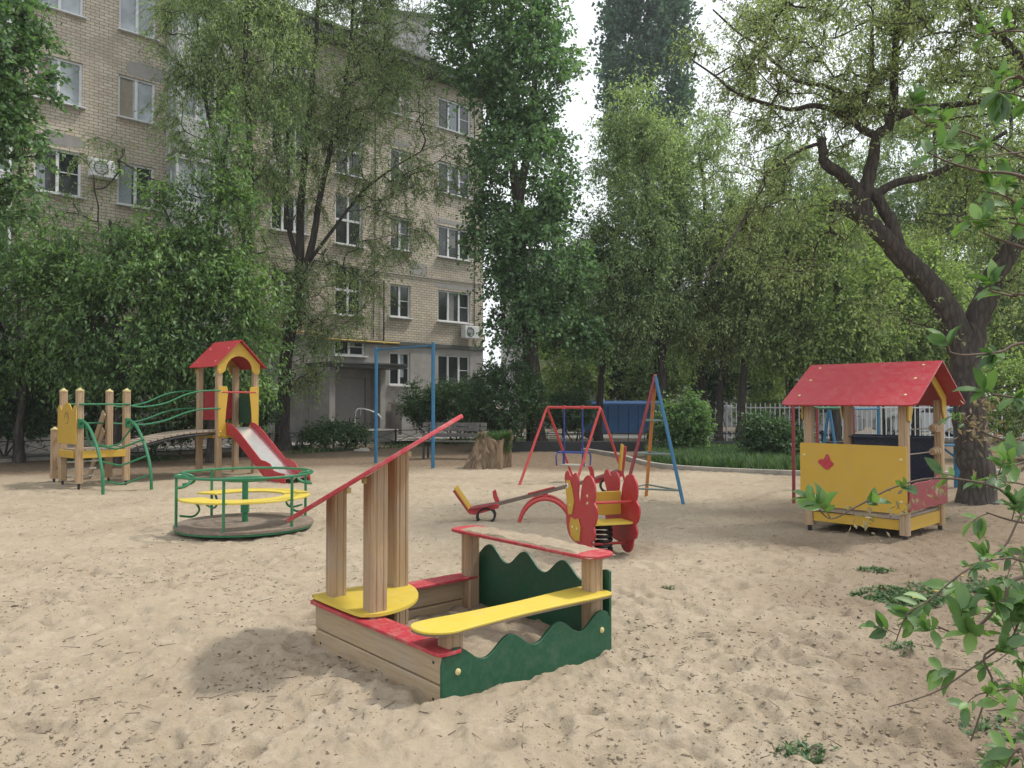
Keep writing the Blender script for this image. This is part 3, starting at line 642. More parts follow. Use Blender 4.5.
# plank walls
for (z0, z1) in ((-0.06, 0.103), (0.109, 0.255)):
    mb = MB(); mb.box((0.022, LY/2-0.005, (z0+z1)/2), (0.044, LY, z1-z0)); mb.build('plank', 'woody', sb, bevel=0.009)
    mb = MB(); mb.box((LX/2, LY-0.022, (z0+z1)/2), (LX-0.10, 0.044, z1-z0)); mb.build('plank', 'woodx', sb, bevel=0.009)
mb = MB(); mb.prism(rrect(-0.03, -0.035, 0.125, LY+0.03, 0.04), (0, 0, 0.257), (1, 0, 0), (0, 1, 0), (0, 0, 0.019)); mb.build('edge_board', 'redsand', sb, bevel=0.004)
mb = MB(); mb.prism(rrect(0.13, LY-0.13, LX-0.03, LY+0.03, 0.03), (0, 0, 0.257), (1, 0, 0), (0, 1, 0), (0, 0, 0.019)); mb.build('edge_board', 'redsand', sb, bevel=0.004)
# roof plane in world: z = 1.485 + 0.6 X + 0.025 Y
rot = Matrix.Rotation(R(41), 3, 'Z'); org = Vector((-0.35, 3.85, 0))
def roofz(x, y, off=0.0): wv = org+rot@Vector((x, y, 0)); return 1.476+0.6*wv.x+0.0225*wv.y+off
grooved_post(0.10, 0.78, 0.276, 1, 0.108, topfn=lambda x, y: roofz(x, y, -0.004))
grooved_post(0.10, 1.24, 0.276, 1, 0.100, topfn=lambda x, y: roofz(x, y, -0.004))
grooved_post(0.53, 1.21, -0.1, 1, 0.108, topfn=lambda x, y: roofz(x, y, -0.004))
grooved_post(0.10, 0.055, -0.1, 0.362, 0.10)
grooved_post(LX-0.07, 0.075, -0.1, 0.588, 0.10)
grooved_post(LX-0.07, LY-0.075, -0.1, 0.588, 0.10)
# roof sheet: a petal-shaped board (worked out in plan, then laid on the slope)
plan = [(-1.30, 4.55), (-1.35, 4.80), (-1.30, 5.06), (-1.18, 5.25), (-0.95, 5.38), (-0.70, 5.36), (-0.48, 5.12), (-0.33, 4.92), (-0.295, 4.72), (-0.36, 4.52), (-0.50, 4.36), (-0.72, 4.24), (-0.95, 4.22), (-1.15, 4.32)]
pl_ = smoothpts([(x, y, 0) for x, y in plan], 5, closed=True); inv = rot.inverted()
mb = MB(); top = []; 
for p in pl_:
    q = inv@(Vector((p.x, p.y, 0))-org); top.append((q.x, q.y, roofz(q.x, q.y)))
nn = len(top); nv = (rot.inverted()@Vector((-0.6, -0.0225, 1))).normalized()*0.026
up = [tuple(Vector(t)+nv) for t in top]
area = sum(top[i][0]*top[(i+1) % nn][1]-top[(i+1) % nn][0]*top[i][1] for i in range(nn))
fs = [tuple(range(nn)), tuple(range(2*nn-1, nn-1, -1))]+[(i, i+nn, (i+1) % nn+nn, (i+1) % nn) for i in range(nn)]
if area > 0: fs = [tuple(reversed(f)) for f in fs]
mb.add(top+up, fs); mb.build('roof', 'redsand', sb, bevel=0.005)
mb = MB()
for (x, y) in ((0.045, 0.80), (0.155, 1.20), (0.585, 1.18)): mb.box((x, y, roofz(x, y)-0.022), (0.035, 0.035, 0.036))
mb.build('bracket', 'cream', sb, bevel=0.006)
# corner seat (quarter disc) and long front seat
q = [(-0.01, 1.30), (-0.015, 1.27), (-0.015, 0.82), (0.02, 0.735), (0.10, 0.70), (0.22, 0.715), (0.36, 0.78), (0.48, 0.90), (0.56, 1.04), (0.60, 1.17), (0.61, 1.30), (0.58, 1.35), (0.04, 1.35), (0.01, 1.34)]
mb = MB(); mb.prism([(p.x, p.y) for p in smoothpts([(a, b_, 0) for a, b_ in q], 3, True)], (0, 0, 0.288), (1, 0, 0), (0, 1, 0), (0, 0, 0.019)); mb.build('corner_seat', 'yellowworn', sb, bevel=0.005)
q = [(-0.05, -0.01), (-0.085, 0.06), (-0.07, 0.16), (0.02, 0.205), (0.30, 0.185), (0.65, 0.175), (1.0, 0.19), (1.14, 0.19), (1.215, 0.165), (1.225, 0.05), (1.205, -0.04), (1.12, -0.06), (0.85, -0.045), (0.5, -0.035), (0.15, -0.05), (0.03, -0.055)]
mb = MB(); mb.prism([(p.x, p.y) for p in smoothpts([(a, b_, 0) for a, b_ in q], 4, True)], (0, 0, 0.369), (1, 0, 0), (0, 1, 0), (0, 0, 0.013)); lsn = mb.build('long_seat', 'yellowworn', sb, bevel=0.003)
qs_ = [(p.x, p.y) for p in smoothpts([(a, b_, 0) for a, b_ in q], 4, True)]; rj = random.Random(4)
mb = MB(); mb.prism([(a+rj.uniform(-.0015, .0025), b_-0.0015+rj.uniform(-.002, .0015)) for a, b_ in qs_], (0, 0, 0.360), (1, 0, 0), (0, 1, 0), (0, 0, 0.0085)); mb.build('worn_ply_edge', 'plyedge', lsn)
mb = MB(); mb.prism(rrect(LX-0.21, -0.045, LX+0.04, LY+0.02, [0.09, 0.09, 0.07, 0.09]), (0, 0, 0.59), (1, 0, 0), (0, 1, 0), (0, 0, 0.02)); mb.build('table_board', 'redsand', sb, bevel=0.005)
# wave boards
def wave(L_, n_, zlo, zhi, ph, x0=0.0):
    pts = []
    for i in range(61):
        x = x0+(L_-x0)*i/60; pts.append((x, (zlo+zhi)/2+(zhi-zlo)/2*math.cos(2*math.pi*(x-ph)/n_)))
    return pts
def rounded_wave(pts, z0):
    a = [(pts[0][0], z0)]+[(pts[-1][0], z0)]+list(reversed(pts)); return a
w1 = wave(LX-0.015, 0.352, 0.195, 0.282, 0.085, -0.005)
w1[0] = (w1[0][0], w1[0][1]-0.03); w1[1] = (w1[1][0]-0.01, w1[1][1]-0.008); w1[-1] = (w1[-1][0], w1[-1][1]-0.03)
mb = MB(); mb.prism(rounded_wave(w1, -0.05), (0, -0.001, 0), (1, 0, 0), (0, 0, 1), (0, -0.019, 0)); wb = mb.build('wave_board', 'green', sb, bevel=0.003)
mb = MB()
for x, z in ((0.09, 0.165), (LX-0.09, 0.17), (0.09, 0.0)): mb.dome((x, -0.021, z), (0, -1, 0), 0.017, 0.010, 12)
mb.build('bolt_cap', 'cream', wb)
w2 = wave(LY, 0.365, 0.395, 0.50, 0.03, 0.0)
mb = MB(); mb.prism(rounded_wave(w2, -0.05), (LX, 0, 0), (0, 1, 0), (0, 0, 1), (0.019, 0, 0)); wb2 = mb.build('wave_board', 'green', sb, bevel=0.003); wb2['label'] = 'taller wave board at the back'
mb = MB()
for p, q_ in (((-0.001, 0.06, 0.21), (-1, 0, 0)), ((-0.001, 0.06, 0.03), (-1, 0, 0)), ((-0.001, LY-0.08, 0.03), (-1, 0, 0))): mb.dome(p, q_, 0.008, 0.003, 8)
mb.build('screw_head', 'darkmetal', sb)
# sand inside the box and the layer of sand left lying on the table board
def sandpatch(name, x0, x1, y0, y1, z, amp, seed, parent, edge=True, n_=60, mask=None):
    X, Y_ = np.meshgrid(np.linspace(x0, x1, n_), np.linspace(y0, y1, n_), indexing='ij')
    H = z+amp*vnoise(X, Y_, 0.3, seed)+amp*0.7*np.abs(vnoise(X, Y_, 0.12, seed+1))*2+amp*0.4*vnoise(X, Y_, 0.05, seed+2)
    if mask is not None: H = H-mask(X, Y_)
    vs = np.stack([X, Y_, H], -1).reshape(-1, 3); me = bpy.data.meshes.new(name)
    fs = [(i*n_+j, (i+1)*n_+j, (i+1)*n_+j+1, i*n_+j+1) for i in range(n_-1) for j in range(n_-1)]
    me.from_pydata([tuple(v) for v in vs], [], fs); me.polygons.foreach_set('use_smooth', [True]*len(fs))
    return link(name, me, 'sand', parent)
o = sandpatch('sand_filling', 0.05, LX, 0.0, LY-0.05, 0.06, 0.05, 31, sb)
def tmask(X, Y_):
    cx, cy = LX-0.085, LY/2-0.012
    d = np.maximum(np.abs(X-cx)/0.125, np.abs(Y_-cy)/0.675)
    r = vnoise(X, Y_, 0.13, 77)*0.018+vnoise(X, Y_, 0.05, 78)*0.010
    return np.clip((d-0.80)/0.2, 0, 1)*0.025+r
o = sandpatch('sand_layer', LX-0.205, LX+0.035, -0.04, LY+0.015, 0.6145, 0.013, 61, sb, n_=110, mask=tmask)

# ================================================================ PLAYHOUSE
ph = thing('playhouse', 'small wooden playhouse with red pitched roof and yellow front board, right of centre', 'playhouse', (4.235, 9.14, 0), R(-46.8))
hs_ = 0.58
def ppost(x, y):
    grooved_post(x, y, 0.07, 1.52, 0.094, parent=ph)
    q = MB(); q.tube([(x, y, -0.08), (x, y, 0.07)], 0.025, 8); q.build('foot', 'darkmetal', ph)
for x in (-hs_+0.05, hs_-0.05):
    for y in (-hs_+0.05, hs_-0.05): ppost(x, y)
RZ, EZ, EO, XO = 1.945, 1.455, 0.20, 0.17
for s, nm in ((-1, 'near'), (1, 'far')):
    dy = hs_+EO; sl = math.hypot(dy, RZ-EZ); ay = Vector((0, s*dy, EZ-RZ)).normalized(); nrm = Vector((1, 0, 0)).cross(ay)*(-1 if s > 0 else 1)
    if nrm.z < 0: nrm = -nrm
    r_ = [0.0, 0.0, 0.07, 0.07]
    mb = MB(); mb.prism(rrect(-hs_-XO, 0.0, hs_+XO, sl, [0.001, 0.001, 0.07, 0.07]), (0, 0.002*s, RZ), (1, 0, 0), ay, nrm*0.017); rp = mb.build('roof_panel', 'roofred', ph, bevel=0.004)
    mb = MB()
    for x in (-hs_-0.02, hs_+0.0):
        for d in (0.10, 0.42, 0.80): mb.dome(Vector((x, 0, RZ))+ay*(d*sl*0.98)+nrm*0.017, nrm, 0.016, 0.010, 10)
    mb.build('bolt_cap', 'cream', rp)
# gable trusses: yellow arched boards
def gable(x, tx):
    outer = [(-hs_+0.0, 1.30), (-hs_+0.0, 1.565), (0, RZ-0.012), (hs_-0.0, 1.565), (hs_-0.0, 1.30)]
    inner = [(hs_-0.06, 1.28), (hs_-0.12, 1.40), (hs_-0.13, 1.52), (0, RZ-0.13), (-hs_+0.13, 1.52), (-hs_+0.12, 1.40), (-hs_+0.06, 1.28)]
    mb = MB(); mb.prism(outer+inner, (x, 0, 0), (0, 1, 0), (0, 0, 1), (tx, 0, 0)); return mb.build('gable_board', 'yellow', ph, bevel=0.004)
gable(hs_+0.002, 0.017); gable(-hs_-0.002, -0.017)
mb = MB(); mb.prism(rrect(-hs_-0.03, 0.30, hs_+0.0, 1.025, 0.02), (0, -hs_-0.002, 0), (1, 0, 0), (0, 0, 1), (0, -0.017, 0)); fb_ = mb.build('front_board', 'yellow', ph, bevel=0.003)
mb = MB()
for x in (-hs_+0.02, hs_-0.06):
    for z in (0.43, 0.88): mb.dome((x, -hs_-0.019, z), (0, -1, 0), 0.018, 0.011, 10)
mb.build('bolt_cap', 'cream', fb_)
bf = [(-0.03, -0.065), (0.02, -0.085), (0.055, -0.05), (0.085, -0.02), (0.07, 0.01), (0.05, 0.03), (0.03, 0.085), (0.0, 0.09), (-0.025, 0.04), (-0.075, 0.03), (-0.095, -0.005), (-0.06, -0.035)]
mb = MB(); mb.prism([(p.x-0.295, p.y+0.81) for p in smoothpts([(a, b_, 0) for a, b_ in bf], 3, True)], (0, -hs_-0.019, 0), (1, 0, 0), (0, 0, 1), (0, -0.008, 0)); mb.build('butterfly_emblem', 'red', fb_)
mb = MB(); mb.prism(rrect(-hs_+0.1, 0.30, hs_-0.1, 1.10, 0.02), (0, hs_-0.05, 0), (1, 0, 0), (0, 0, 1), (0, 0.017, 0)); mb.build('back_board', 'navy', ph, bevel=0.003)
mb = MB(); mb.box((0, hs_-0.08, 1.07), (2*hs_-0.2, 0.16, 0.02)); mb.build('inner_shelf', 'navy', ph)
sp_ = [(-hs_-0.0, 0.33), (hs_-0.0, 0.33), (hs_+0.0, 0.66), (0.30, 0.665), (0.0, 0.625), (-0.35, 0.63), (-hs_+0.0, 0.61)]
mb = MB(); mb.prism(sp_, (hs_+0.003, 0, 0), (0, 1, 0), (0, 0, 1), (0.017, 0, 0)); mb.build('side_board', 'darkred', ph, bevel=0.004)  # darker red carries the shade on this side in its colour
for s in (-1, 1):
    mb = MB(); mb.box((0, s*(hs_-0.05), 0.175), (2*hs_-0.20, 0.035, 0.11)); mb.build('floor_beam', 'yellow', ph, bevel=0.003)
    mb = MB(); mb.box((s*(hs_-0.05), 0, 0.175), (0.035, 2*hs_-0.20, 0.14)); mb.build('floor_beam', 'yellow', ph, bevel=0.003)
for i in range(8):
    x = -hs_+0.12+i*(2*hs_-0.24)/7; mb = MB(); mb.box((x, 0, 0.26), (0.128, 2*hs_-0.02, 0.034)); mb.build('floor_plank', 'woodold', ph, bevel=0.003)
for z in (0.93, 1.20):
    mb = MB(); mb.tube([(hs_-0.05, -hs_+0.1, z), (hs_-0.05, hs_-0.1, z)], 0.008, 6); ab = mb.build('abacus_rod', 'brownsteel', ph)
    for k in range(3):
        mb = MB(); mb.tube([(hs_-0.05, hs_-0.13-k*0.055, z), (hs_-0.05, hs_-0.17-k*0.055, z)], 0.055-0.008*k, 14); mb.build('bead', 'woodz', ab, bevel=0.006)

# ================================================================ PLAY TOWER WITH BRIDGE AND SLIDE
pt = thing('play_tower', 'wooden play tower with red roof, slide, plank bridge and green rails, at the left', 'play tower', (-5.92, 15.74, 0), math.atan2(0.743, 0.669))
A_ = 0.80
def tpost(x, y, z1, cap=True, foot=True, z0=0.02):
    o = grooved_post(x, y, z0, z1, 0.112, parent=pt)
    if foot: q = MB(); q.tube([(x, y, -0.15), (x, y, z0)], 0.022, 8); q.build('foot', 'darkmetal', pt)
    if cap: q = MB(); q.lathe([(0.072, -0.01), (0.072, 0.015), (0.03, 0.032), (0.022, 0.05), (0.004, 0.055)], (x, y, z1), 8); q.build('post_cap', 'cream', pt)
for x, y in ((0, 0), (0, A_), (A_, 0), (A_, A_)): tpost(x, y, 2.25, cap=False, foot=False, z0=-0.1)
for x, y in ((-1.79, 0), (-1.79, A_), (-2.59, 0), (-2.59, A_)): tpost(x, y, 1.70, z0=0.06)
tpost(-2.56, 1.34, 0.98, z0=0.06)
# platforms
PZ1, PZ2 = 0.93, 0.66
for (x0, x1, z) in ((-0.02, A_+0.02, PZ1), (-2.61, -1.77, PZ2)):
    for i in range(6):
        x = x0+(x1-x0)*(i+0.5)/6; mb = MB(); mb.box((x, A_/2, z-0.017), ((x1-x0)/6-0.012, A_-0.13, 0.034)); mb.build('platform_plank', 'woodold', pt, bevel=0.003)
    for y in (-0.055, A_+0.055): mb = MB(); mb.box(((x0+x1)/2, y, z-0.09), (x1-x0-0.10, 0.03, 0.13)); mb.build('platform_beam', 'yellow', pt, bevel=0.003)
    for x in (x0-0.05, x1+0.05): mb = MB(); mb.box((x, A_/2, z-0.09), (0.03, A_-0.1, 0.13)); mb.build('platform_beam', 'yellow', pt, bevel=0.003)
# bridge
def bz(t): return PZ2+(PZ1-PZ2)*t+0.07*math.sin(math.pi*t)
NB = 13
for i in range(NB):
    t = (i+0.5)/NB; x = -1.72+1.66*t; dz = bz(min(1, t+0.04))-bz(max(0, t-0.04)); ang = math.atan2(dz, 1.66*0.08)
    m_ = Matrix.Rotation(-ang, 3, 'Y'); mb = MB(); mb.box((x, A_/2, bz(t)-0.01), (0.112, A_-0.02, 0.036), M3=m_); mb.build('bridge_plank', 'woodold', pt, bevel=0.003)
for y in (0.03, A_-0.03):
    mb = MB(); mb.tube([(-1.75+1.7*i/12, y, bz(i/12)-0.07) for i in range(13)], 0.022, 8); mb.build('bridge_beam', 'darkmetal', pt)
def rail(y, za, zb):
    pts = [(-1.74, y, za), (-1.5, y, za-0.02), (-1.1, y, za+0.05), (-0.7, y, za+(zb-za)*0.75), (-0.35, y, zb+0.0), (0.0, y, zb+0.01)]
    mb = MB(); mb.tube(smoothpts(pts, 5), 0.017, 8); mb.build('handrail', 'greentube', pt)
for y in (-0.075, A_+0.075): rail(y, 1.43, 1.72); rail(y, 1.10, 1.36)
for y, z in ((-0.075, 1.46), (A_+0.075, 1.46), (A_+0.075, 1.10)):
    mb = MB(); mb.tube([(-2.62, y, z), (-1.76, y, z)], 0.017, 8); mb.build('handrail', 'greentube', pt)
# arched climber
AX = []
for x in (-2.59, -1.79):
    pts = smoothpts([(x, -0.07, 1.12), (x, -0.22, 1.15), (x, -0.50, 1.02), (x, -0.82, 0.72), (x, -1.05, 0.32), (x, -1.10, -0.15)], 6)
    mb = MB(); mb.tube(pts, 0.027, 10); ar = mb.build('climber_arch', 'greentube', pt); AX.append(pts)
    mb = MB(); mb.box((x, -0.07, 1.12), (0.09, 0.04, 0.17)); mb.build('clamp', 'greentube', ar, bevel=0.005)
for k, z in enumerate((0.78, 0.50, 0.18)):
    p = min(AX[0][4:], key=lambda q_: abs(q_.z-z)); yy = p.y; di = 0.20+0.02*k
    mb = MB(); mb.tube(smoothpts([(-2.59, yy, z), (-2.25, yy+di*1.0, z-0.09), (-2.13, yy+di*0.9, z-0.09), (-1.79, yy, z+0.06)], 5), 0.017, 8); mb.build('climber_rung', 'greentube', pt)
mb = MB(); mb.tube(smoothpts([(-2.59, -0.30, 1.12), (-2.50, -0.14, 0.86), (-2.38, -0.10, 0.72), (-2.0, -0.10, 0.72), (-1.88, -0.16, 0.86), (-1.79, -0.34, 1.10)], 5), 0.017, 8); mb.build('climber_rung', 'greentube', pt)
# yellow crown board with a faint child's drawing scratched on it
cb_ = [(-0.06, 0.75), (A_+0.06, 0.75), (A_+0.06, 1.38), (A_+0.02, 1.44), (A_-0.06, 1.44), (A_-0.12, 1.36), (A_-0.18, 1.38), (A_-0.26, 1.46), (A_/2, 1.49), (0.26, 1.46), (0.18, 1.38), (0.12, 1.36), (0.06, 1.44), (-0.02, 1.44), (-0.06, 1.38)]
mb = MB(); mb.prism(cb_, (-2.59-0.06, 0, 0), (0, 1, 0), (0, 0, 1), (-0.018, 0, 0)); yb = mb.build('crown_board', 'yellow', pt, bevel=0.005)
mb = MB()
for cy_, cz_, rr in ((0.4, 1.22, 0.10), (0.4, 1.26, 0.04)):
    mb.tube([(-2.6695, cy_+rr*math.cos(i*math.pi/8), cz_+rr*1.1*math.sin(i*math.pi/8)) for i in range(14)], 0.004, 4)
mb.build('scratched_drawing', 'brownsteel', yb)
# ladder behind with slanting side boards
for x in (-2.52, -1.88):
    mb = MB(); mb.beam((x, A_+0.0, 1.30), (x, A_+0.42, 0.78), 0.035, 0.16); mb.build('ladder_board', 'woodx', pt, bevel=0.012)
    mb = MB(); mb.beam((x, A_+0.02, 0.98), (x, A_+0.72, 0.02), 0.035, 0.14); mb.build('ladder_board', 'woodx', pt, bevel=0.012)
for k in range(4):
    z = 0.52-0.15*k; y = A_+0.16+0.13*k
    mb = MB(); mb.tube([(-2.54, y, z), (-1.86, y, z)], 0.017, 8); mb.build('ladder_rung', 'steel', pt)
mb = MB(); mb.prism([(0, 0), (0.10, 0), (0.10, 0.55), (0.02, 0.4)], (-2.60, A_+0.10, 0.08), (0, 1, 0), (0, 0, 1), (0.018, 0, 0)); mb.build('ladder_cheek', 'yellow', pt)
# roof
RT, ET, EX = 2.76, 2.20, 0.14
for s in (-1, 1):
    dx = A_/2+EX+0.02; ay = Vector((s*dx, 0, ET-RT)); sl = ay.length; ay.normalize(); nrm = Vector((0, 1, 0)).cross(ay); nrm = nrm if nrm.z > 0 else -nrm
    mb = MB(); mb.prism(rrect(-0.16, 0, A_+0.16, sl, [0.001, 0.001, 0.05, 0.05]), (A_/2+0.002*s, 0, RT), (0, 1, 0), ay, nrm*0.018); rp = mb.build('roof_panel', 'red', pt, bevel=0.004)
    mb = MB()
    for y in (0.02, A_-0.02):
        for d in (0.3, 0.8): mb.dome(Vector((A_/2, y, RT))+ay*(sl*d)+nrm*0.018, nrm, 0.016, 0.01, 8)
    mb.build('bolt_cap', 'cream', rp)
for y, ty in ((-0.06, -0.018), (A_+0.06, 0.018)):
    outer = [(-0.07, 2.12), (-0.07, 2.28), (A_/2, RT-0.02), (A_+0.07, 2.28), (A_+0.07, 2.12), (A_+0.03, 2.06), (A_-0.04, 2.08)]
    inner = [(A_/2+0.29*math.cos(R(a)), 2.14+0.30*math.sin(R(a))) for a in range(0, 181, 18)]+[(0.04, 2.08), (-0.03, 2.06)]
    mb = MB(); mb.prism(outer+inner, (0, y, 0), (1, 0, 0), (0, 0, 1), (0, ty, 0)); gb = mb.build('gable_board', 'yellow', pt, bevel=0.004)
    if ty < 0:
        mb = MB()
        for x, z in ((-0.02, 2.14), (A_+0.02, 2.14)): mb.dome((x, y-0.019, z), (0, -1, 0), 0.018, 0.01, 8)
        mb.build('bolt_cap', 'cream', gb)
# side wings at the slide mouth
for s, x in ((1, -0.045), (-1, A_+0.045)):
    wg = [(0, 0.80), (0.20, 0.80), (0.22, 0.98), (0.15, 1.10), (0.17, 1.35), (0.21, 1.70), (0.19, 1.81), (0.0, 1.82)]
    mb = MB(); mb.prism([(p[0]*s, p[1]) for p in wg], (x, -0.062, 0), (1, 0, 0), (0, 0, 1), (0, -0.018, 0)); wo = mb.build('side_wing', 'yellow', pt, bevel=0.005)
    mb = MB()
    for z in (0.9, 1.7): mb.dome((x+0.05*s, -0.081, z), (0, -1, 0), 0.016, 0.01, 8)
    mb.build('bolt_cap', 'cream', wo)
mb = MB(); mb.tube([(0.02, -0.07, 1.70), (A_-0.02, -0.07, 1.70)], 0.018, 8); mb.build('cross_bar', 'redtube', pt)
mb = MB(); mb.prism(rrect(0.02, 1.12, A_-0.02, 1.75, 0.12), (0, A_+0.06, 0), (1, 0, 0), (0, 0, 1), (0, 0.018, 0)); mb.build('back_panel', 'red', pt, bevel=0.004)
mb = MB(); mb.prism(rrect(0.03, 1.06, A_-0.03, 1.66, 0.12), (A_+0.06, 0, 0), (0, 1, 0), (0, 0, 1), (0.018, 0, 0)); mb.build('side_panel', 'green', pt, bevel=0.004)
# slide
sy = [0.0, -0.22, -1.50, -1.80, -2.16]; sz_ = [0.94, 0.93, 0.21, 0.10, 0.085]
bed = smoothpts([(0, a, b_) for a, b_ in zip(sy, sz_)], 6)
mb = MB(); vs = []; 
for p in bed: vs += [(0.14, p.y-0.05, p.z), (0.66, p.y-0.05, p.z), (0.66, p.y-0.05, p.z-0.012), (0.14, p.y-0.05, p.z-0.012)]
fs = [];
for i in range(len(bed)-1):
    for j in range(4): fs.append((i*4+j, (i+1)*4+j, (i+1)*4+(j+1) % 4, i*4+(j+1) % 4))
mb.add(vs, fs); sl_ = mb.build('slide_bed', 'steel', pt)
prof_t = [(-0.08, 1.09), (-0.28, 1.06), (-0.55, 0.93), (-1.05, 0.62), (-1.40, 0.40), (-1.58, 0.38), (-1.74, 0.34), (-1.86, 0.22), (-2.05, 0.19), (-2.24, 0.18)]
prof_b = [(-2.26, 0.0), (-1.85, -0.01), (-1.50, 0.09), (-0.9, 0.46), (-0.3, 0.82), (-0.08, 0.84)]
for x in (0.125, 0.655):
    mb = MB(); mb.prism([(a, b_) for a, b_ in prof_t+prof_b], (x, 0, 0), (0, 1, 0), (0, 0, 1), (0.018, 0, 0)); mb.build('slide_side', 'red', pt, bevel=0.004)
mb = MB(); mb.tube([(0.22, -1.9, 0.09), (0.22, -1.9, -0.1)], 0.02, 8); mb.tube([(0.58, -1.9, 0.09), (0.58, -1.9, -0.1)], 0.02, 8); mb.build('slide_foot', 'darkmetal', pt)

# ================================================================ MERRY-GO-ROUND
mg = thing('merry_go_round', 'round green railed merry-go-round with yellow seat arcs, beside the slide', 'merry-go-round', (-3.165, 9.28, 0.0), R(8))
RD = 0.785
mb = MB(); mb.lathe([(0.02, 0.085), (RD-0.01, 0.085), (RD, 0.08), (RD, 0.05), (RD-0.05, 0.045), (0.02, 0.045)], (0, 0, 0), 64); mb.build('platform_disc', 'discwood', mg)
mb = MB(); mb.tube([((RD-0.02)*math.cos(2*math.pi*i/64), (RD-0.02)*math.sin(2*math.pi*i/64), 0.036) for i in range(64)], 0.015, 8, closed=True); mb.build('rim_tube', 'greentube', mg)
mb = MB(); mb.tube([(0, 0, -0.05), (0, 0, 0.58)], 0.035, 12); mb.box((0, 0, 0.26), (0.085, 0.085, 0.13)); mb.build('centre_column', 'greentube', mg)
mb = MB(); mb.tube([(0.24*math.cos(2*math.pi*i/32), 0.24*math.sin(2*math.pi*i/32), 0.585) for i in range(32)], 0.015, 8, closed=True)
for k in range(4): a = k*math.pi/2+0.4; mb.tube([(0, 0, 0.57), (0.24*math.cos(a), 0.24*math.sin(a), 0.585)], 0.010, 6)
mb.build('hand_wheel', 'greentube', mg)
RR = RD-0.02
def arcpts(r, a0, a1, z, k=28): return [(r*math.cos(R(a0+(a1-a0)*i/k)), r*math.sin(R(a0+(a1-a0)*i/k)), z) for i in range(k+1)]
for (a0, a1) in ((196, 372), (16, 172)):
    pts = arcpts(RR, a0, a1, 0.655)
    e0 = Vector(pts[0]); e1 = Vector(pts[-1])
    def hook(a, s): return [((RR-0.05)*math.cos(R(a-s*4)), (RR-0.05)*math.sin(R(a-s*4)), 0.652), ((RR-0.13)*math.cos(R(a-s*3)), (RR-0.13)*math.sin(R(a-s*3)), 0.63), ((RR-0.16)*math.cos(R(a+s*1)), (RR-0.16)*math.sin(R(a+s*1)), 0.58), ((RR-0.10)*math.cos(R(a+s*4)), (RR-0.10)*math.sin(R(a+s*4)), 0.53), (RR*math.cos(R(a+s*4)), RR*math.sin(R(a+s*4)), 0.515)]
    full = list(reversed(hook(a0, 1)))+pts+hook(a1, -1)
    mb = MB(); mb.tube(smoothpts(full, 3), 0.0165, 8); mb.build('handrail', 'greentube', mg)
    for a in ((206, 264, 322) if a0 > 100 else (32, 132)):
        mb = MB(); mb.tube([((RR)*math.cos(R(a)), (RR)*math.sin(R(a)), 0.06), ((RR)*math.cos(R(a)), (RR)*math.sin(R(a)), 0.655)], 0.0165, 8); mb.build('rail_post', 'greentube', mg)
for (a0, a1) in ((200, 368), (24, 150)):
    ro, ri = 0.745, 0.45; k = 24
    o_ = [(ro*math.cos(R(a0+(a1-a0)*i/k)), ro*math.sin(R(a0+(a1-a0)*i/k))) for i in range(k+1)]
    i_ = [(ri*math.cos(R(a1-(a1-a0)*i/k)), ri*math.sin(R(a1-(a1-a0)*i/k))) for i in range(k+1)]
    mb = MB(); mb.prism(o_+i_, (0, 0, 0.375), (1, 0, 0), (0, 1, 0), (0, 0, 0.022)); s_ = mb.build('seat', 'yellowworn', mg, bevel=0.004)
    for a in (a0+12, a1-12):
        c_, sn = math.cos(R(a)), math.sin(R(a))
        mb = MB(); mb.tube(smoothpts([(ro*c_, ro*sn, 0.22), (0.6*c_, 0.6*sn, 0.20), (0.53*c_, 0.53*sn, 0.27), (0.58*c_, 0.58*sn, 0.37)], 4), 0.013, 6); mb.build('seat_bracket', 'greentube', mg)

# ================================================================ SEESAW
ss = thing('seesaw', 'red seesaw with yellow back rests and tyre bumpers, tilted up to the right', 'seesaw', (0.42, 9.85, 0), R(-3))
TI = R(-14.5); rm = Matrix.Rotation(TI, 3, 'Y'); pv = Vector((0, 0, 0.37))
def S(x, y, z): return tuple(pv+rm@Vector((x, y, z)))
mb = MB(); mb.beam(S(-0.98, 0, 0), S(0.98, 0, 0), 0.07, 0.045); mb.build('beam', 'brownsteel', ss, bevel=0.004)
mb = MB(); mb.beam(S(-0.22, -0.02, 0.032), S(0.13, -0.02, 0.032), 0.05, 0.014); mb.build('pivot_plate', 'redtube', ss)
for y in (-0.16, 0.16):
    pts = [(0.34*math.cos(a), y, -0.12+0.42*math.sin(a)) for a in [math.pi*i/18 for i in range(19)]]
    mb = MB(); mb.tube(pts, 0.024, 10); mb.build('support_arch', 'redtube', ss)
mb = MB(); mb.tube([(0, -0.17, 0.31), (0, 0.17, 0.31)], 0.026, 10); mb.box((0, 0, 0.34), (0.06, 0.06, 0.07)); mb.build('axle', 'redtube', ss)
